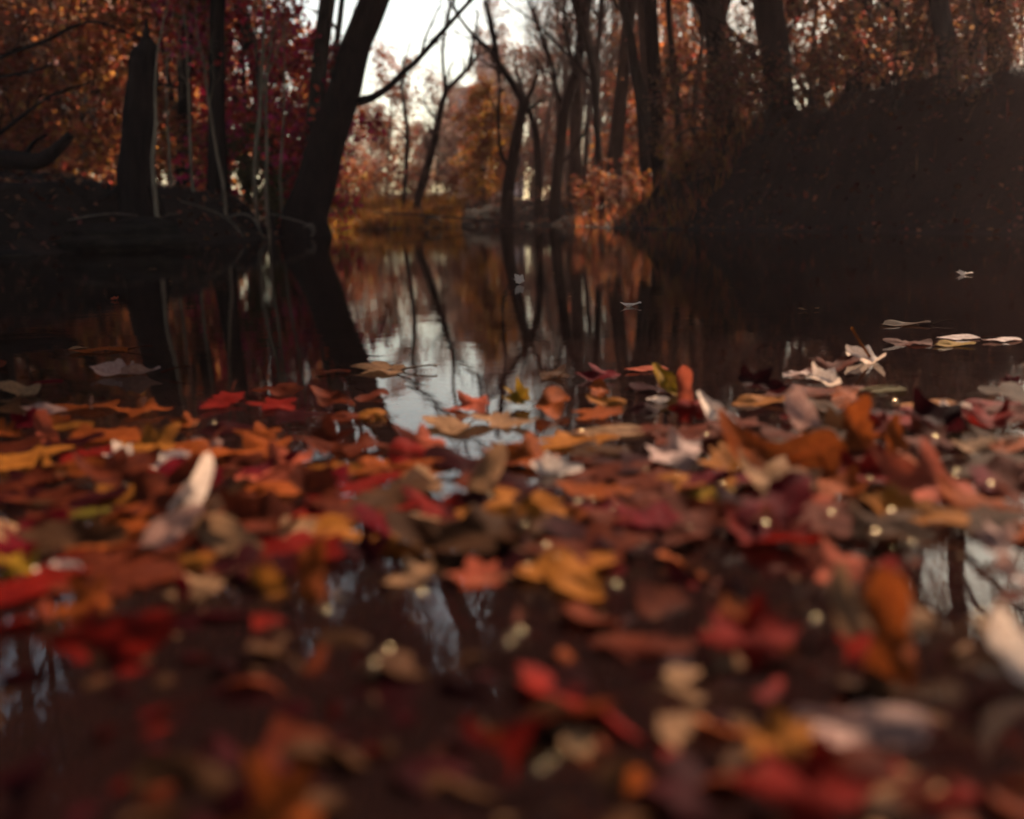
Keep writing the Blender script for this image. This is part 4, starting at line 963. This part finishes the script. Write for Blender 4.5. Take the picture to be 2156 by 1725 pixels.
# small clear domes added on the water to make sun glints
def glint_mat():
    m, n, l, out = newmat('water_bubble')
    fr = n.new('ShaderNodeFresnel'); fr.inputs['IOR'].default_value = 1.5
    gl = n.new('ShaderNodeBsdfGlossy'); gl.inputs['Roughness'].default_value = .16; gl.inputs[0].default_value = (.75, .55, .34, 1)
    t_ = n.new('ShaderNodeBsdfTransparent'); ms = n.new('ShaderNodeMixShader')
    l.new(fr.outputs[0], ms.inputs[0]); l.new(t_.outputs[0], ms.inputs[1]); l.new(gl.outputs[0], ms.inputs[2]); l.new(ms.outputs[0], out.inputs[0])
    return m
M_glint = glint_mat()
def glint_domes():
    nu, nv = 16, 7
    u = np.arange(nu)*2*math.pi/nu; v = np.linspace(0, math.pi/2, nv)
    V = np.array([(math.cos(b)*math.cos(a), math.cos(b)*math.sin(a), math.sin(b)) for b in v for a in u])
    f = [(j*nu+i, j*nu+(i+1) % nu, (j+1)*nu+(i+1) % nu, (j+1)*nu+i) for j in range(nv-1) for i in range(nu)]
    me = np_mesh('bubble', V, np.array(f), M_glint, smooth=True)
    GL = [(712,1249),(681,1281),(881,1248),(1088,1327),(1067,1348),(1161,1590),(1133,1612),(1169,1165),(1142,1148),(1104,1190),(1245,1048),(1210,1055),(1357,987),(1424,993),(1487,968),(1517,1015),(1220,906),(1485,914),(1377,890),(1943,998),(2010,1000),(2012,988),(1888,942),(1967,923),(1840,985),(1830,1005),(2083,1023),(1472,1060),(1594,1060),(1747,1080),(1790,1062),(1450,1105),(1608,1102),(1860,1105),(1873,1080),(1919,1138),(1349,1140),(1291,1230),(1535,1278),(1713,1305),(810,1365),(780,1395),(1027,1040),(1880,848),(1680,858),(1100,1105),(445,890),(410,888),(2110,870),(1290,1065),(2063,1290),(1840,1120)]
    for i, (px, py) in enumerate(GL):
        z = .012; p = W(px, py, z+.006); r = (.0035+.007*rnd.random()**1.5)*(.7+.3*p.y)
        o = link('water_bubble', me, None, (p.x, p.y, z)); o.scale = (r, r, r)
        h = min(heroes, key=lambda k: (k[0]-px)**2+((k[1]-py)*1.6)**2)
        tag(o, f'glinting bubble {"just right of" if px > h[0]+8 else ("just left of" if px < h[0]-8 else "touching")} the '+' '.join(h[2].split()[:9]), 'bubble', 'sunlit bubbles among the floating leaves')
glint_domes()

# raft of further leaves: seen ones as individuals with their own label
COLS = ['russet', 'russet', 'maroon', 'brown', 'orange', 'maroon', 'brown', 'russet', 'amber', 'russet', 'crimson', 'red', 'orange', 'red', 'tan', 'russet']
def density(px, py):
    if py < 760: return 0.0
    m = min(.85, max(.05, (py-790)/260))
    if 880 < px < 1120 and py < 950: m *= .25           # the open window of sky reflection
    if 700 < px < 1250 and py < 1100: m *= .55
    if py > 1230 and px < 1250: m *= .03
    if py > 1150 and px > 1250: m *= .04
    return m
def far_mid(px): return 0
seen = {}
cells = [(h[0], h[1]) for h in heroes]
SHORT = [' '.join(h[2].split()[:]) for h in heroes]
def rel_label(px, py, colour, kind, size_w, shape):
    best = min(range(len(heroes)), key=lambda k: (heroes[k][0]-px)**2+((heroes[k][1]-py)*1.6)**2)
    hx, hy, hl = heroes[best]
    dx, dy = px-hx, (py-hy)*1.6
    rel = ('right of' if dx > 0 else 'left of') if abs(dx) > abs(dy) else ('in front of' if dy > 0 else 'behind')
    import re
    short = re.split(r' (?:in the|with|behind|left of|right of|near|at the|beside|below|above|under|between|far out|on the|over|from|just|lying|leaning|tilted|standing|touching|slanting|cut|peeking|beyond|bending|floating|drifting|alone|reflecting|inside|sticking|nearest|resting|sloping|pointing|barely|midway|in front of|arched|across) ?', hl)[0]
    kn = {'maple': 'maple', 'oak': 'lobed', 'oval': 'oval'}[kind]
    sh = {'flat': 'flat', 'wavy': 'wavy', 'curl': 'curled'}[shape]
    return f'{sh} {colour} {kn} leaf', rel, short, best
placed = list(cells); count = 0; stuffV = []; cand = []
labels_used = set(h[2] for h in heroes)
tries = 0
while count < 138 and tries < 20000:
    tries += 1
    px = rnd.uniform(-20, 2176); py = 770+(560)*rnd.random()**.95
    if py > 1290 or rnd.random() > density(px, py): continue
    sc = (py-430)/520
    if any(abs(px-a)/(68*sc) < 1 and abs(py-b)/(14*sc+4) < 1 for a, b in placed): continue
    placed.append((px, py)); count += 1
    kind = rnd.choice(['maple', 'maple', 'oval', 'oak', 'oak']); shape = rnd.choice(['flat', 'wavy', 'flat', 'curl'])
    colour = rnd.choice(COLS)
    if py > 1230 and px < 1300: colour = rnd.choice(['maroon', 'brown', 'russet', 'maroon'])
    size = rnd.uniform(.10, .16)*(1.2 if kind == 'maple' else 1)
    p = W(px, py, .004); tl = rnd.uniform(0, 8) if shape != 'curl' else rnd.uniform(5, 18)
    base, rel, short, hb = rel_label(px, py, colour, kind, size, shape)
    lb = f'{base} {rel} the {short}'
    k2 = 2
    while lb in labels_used:
        lb = f'{base} {rel} the {short}, {["", "", "second", "third", "fourth", "fifth"][min(k2, 5)]} nearest it'; k2 += 1
        if k2 > 6: break
    labels_used.add(lb)
    submerged = (py > 1230 and rnd.random() < .6)
    z = -.012-rnd.random()*.02 if submerged else .004+.35*size*abs(math.sin(R(tl)))
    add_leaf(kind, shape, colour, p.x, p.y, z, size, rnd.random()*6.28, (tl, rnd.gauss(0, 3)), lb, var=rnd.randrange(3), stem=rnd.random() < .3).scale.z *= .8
# the uncountable rest: small scraps, half sunk leaves
def leaf_mass(name, items, mats, label):
    cache = {}; Vs = []; Fs = []; mi = []; base = 0
    for kind, shape, ci, x, y, z, size, rz, tx, ty in items:
        key = (kind, shape)
        if key not in cache:
            curl, cup, wave = {'flat': (.12, .1, .16), 'wavy': (.22, .22, .28), 'curl': (1.3, .4, .35)}[shape]
            cache[key] = leaf_mesh(kind, curl, cup, wave, 5, False)
        v, f = cache[key]
        M = np.array(Euler((tx, ty, 0)).to_matrix() @ Euler((0, 0, rz)).to_matrix())
        Vs.append((v*size) @ M.T+np.array([x, y, z]))
        for q in f: Fs.append(tuple(i+base for i in q)); mi.append(ci)
        base += len(v)
    o = mesh_obj(name, np.concatenate(Vs), Fs, mats, mi=mi); return tag(o, label, kind='stuff')
mats_mass = [LM['russet'], LM['brown'], LM['maroon'], LM['orange'], LM['red'], LM['olive'], LM['tan']]
items = []; tries = 0
while len(items) < 60 and tries < 20000:
    tries += 1
    px = rnd.uniform(-60, 2216); py = 745+1060*rnd.random()**1.7
    if rnd.random() > density(px, py)*.9: continue
    if py > 1250 and rnd.random() < .6: continue
    p = W(px, py, 0)
    items.append((rnd.choice(['maple', 'oval', 'oak']), rnd.choice(['flat', 'wavy']), rnd.choice([0, 0, 1, 1, 2, 3, 4, 5]), p.x, p.y, rnd.uniform(-.008, .006), rnd.uniform(.045, .1), rnd.random()*6.28, rnd.gauss(0, .12), rnd.gauss(0, .12)))
leaf_mass('leaf_scraps', items, mats_mass, 'scraps and half sunk leaves between the floating leaves')
items = []
for i in range(650):
    Y = .25+7*rnd.random()**1.6; x = rnd.uniform(-.7, .7)*(Y+.6)
    g = hz(x, Y)
    items.append((rnd.choice(['maple', 'oval', 'oak']), 'wavy', rnd.choice([0, 1, 1, 2, 2, 5]), x, Y, g+.012+rnd.random()*.02, rnd.uniform(.05, .11), rnd.random()*6.28, rnd.gauss(0, .3), rnd.gauss(0, .3)))
leaf_mass('sunken_leaves', items, mats_mass, 'dark sunken leaves lying on the creek bed')
items = []
for i in range(640):
    px = rnd.uniform(-80, 2240); py = 1080+680*rnd.random()**.8
    z = -rnd.uniform(.005, .028); p = W(px, py, z)
    if p.y < .2: continue
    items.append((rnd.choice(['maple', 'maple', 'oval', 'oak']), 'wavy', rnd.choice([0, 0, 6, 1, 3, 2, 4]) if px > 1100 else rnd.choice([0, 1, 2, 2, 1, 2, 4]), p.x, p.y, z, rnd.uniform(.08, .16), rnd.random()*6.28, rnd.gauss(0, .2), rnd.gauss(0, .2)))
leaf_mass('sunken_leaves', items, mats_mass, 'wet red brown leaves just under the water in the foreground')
def specks():
    n = 1500; px = rng.uniform(-60, 2216, n); py = 720+620*rng.random(n)**1.3
    c = np.array([tuple(W(a, b, .0015)) for a, b in zip(px, py)]); s = rng.uniform(.0012, .004, n)[:, None]; a = rng.random(n)*6.283
    ax = np.stack([np.cos(a), np.sin(a), a*0], 1)*s; bx = np.stack([-np.sin(a), np.cos(a), a*0], 1)*s*rng.uniform(.2, .8, n)[:, None]
    V = np.stack([c-ax, c+bx, c+ax, c-bx], 1).reshape(-1, 3)
    tag(link('floating_debris', np_mesh('floating_debris', V, np.arange(4*n).reshape(n, 4), [LM['tan'], LM['brown']], (rng.random(n) > .25).astype(int))), 'bits of bark, seeds and film floating between the leaves', kind='stuff')
specks()
# tiny flecks drifting on the dark water
items = []
for (px, py) in [(1250, 497), (1520, 519), (1622, 518), (1755, 509), (1790, 510), (1908, 503), (1962, 503), (1110, 507), (1050, 520), (1165, 578), (1130, 578), (1540, 610), (1690, 655), (1720, 653), (460, 575), (360, 596), (230, 560), (120, 580), (60, 610), (1200, 628)]:
    p = W(px, py, 0); items.append(('oval', 'curl', 6, p.x, p.y, .006, .03+.02*rnd.random(), rnd.random()*6, .1, .1))
leaf_mass('drifting_flecks', items, mats_mass, 'tiny pale flecks drifting on the dark water')
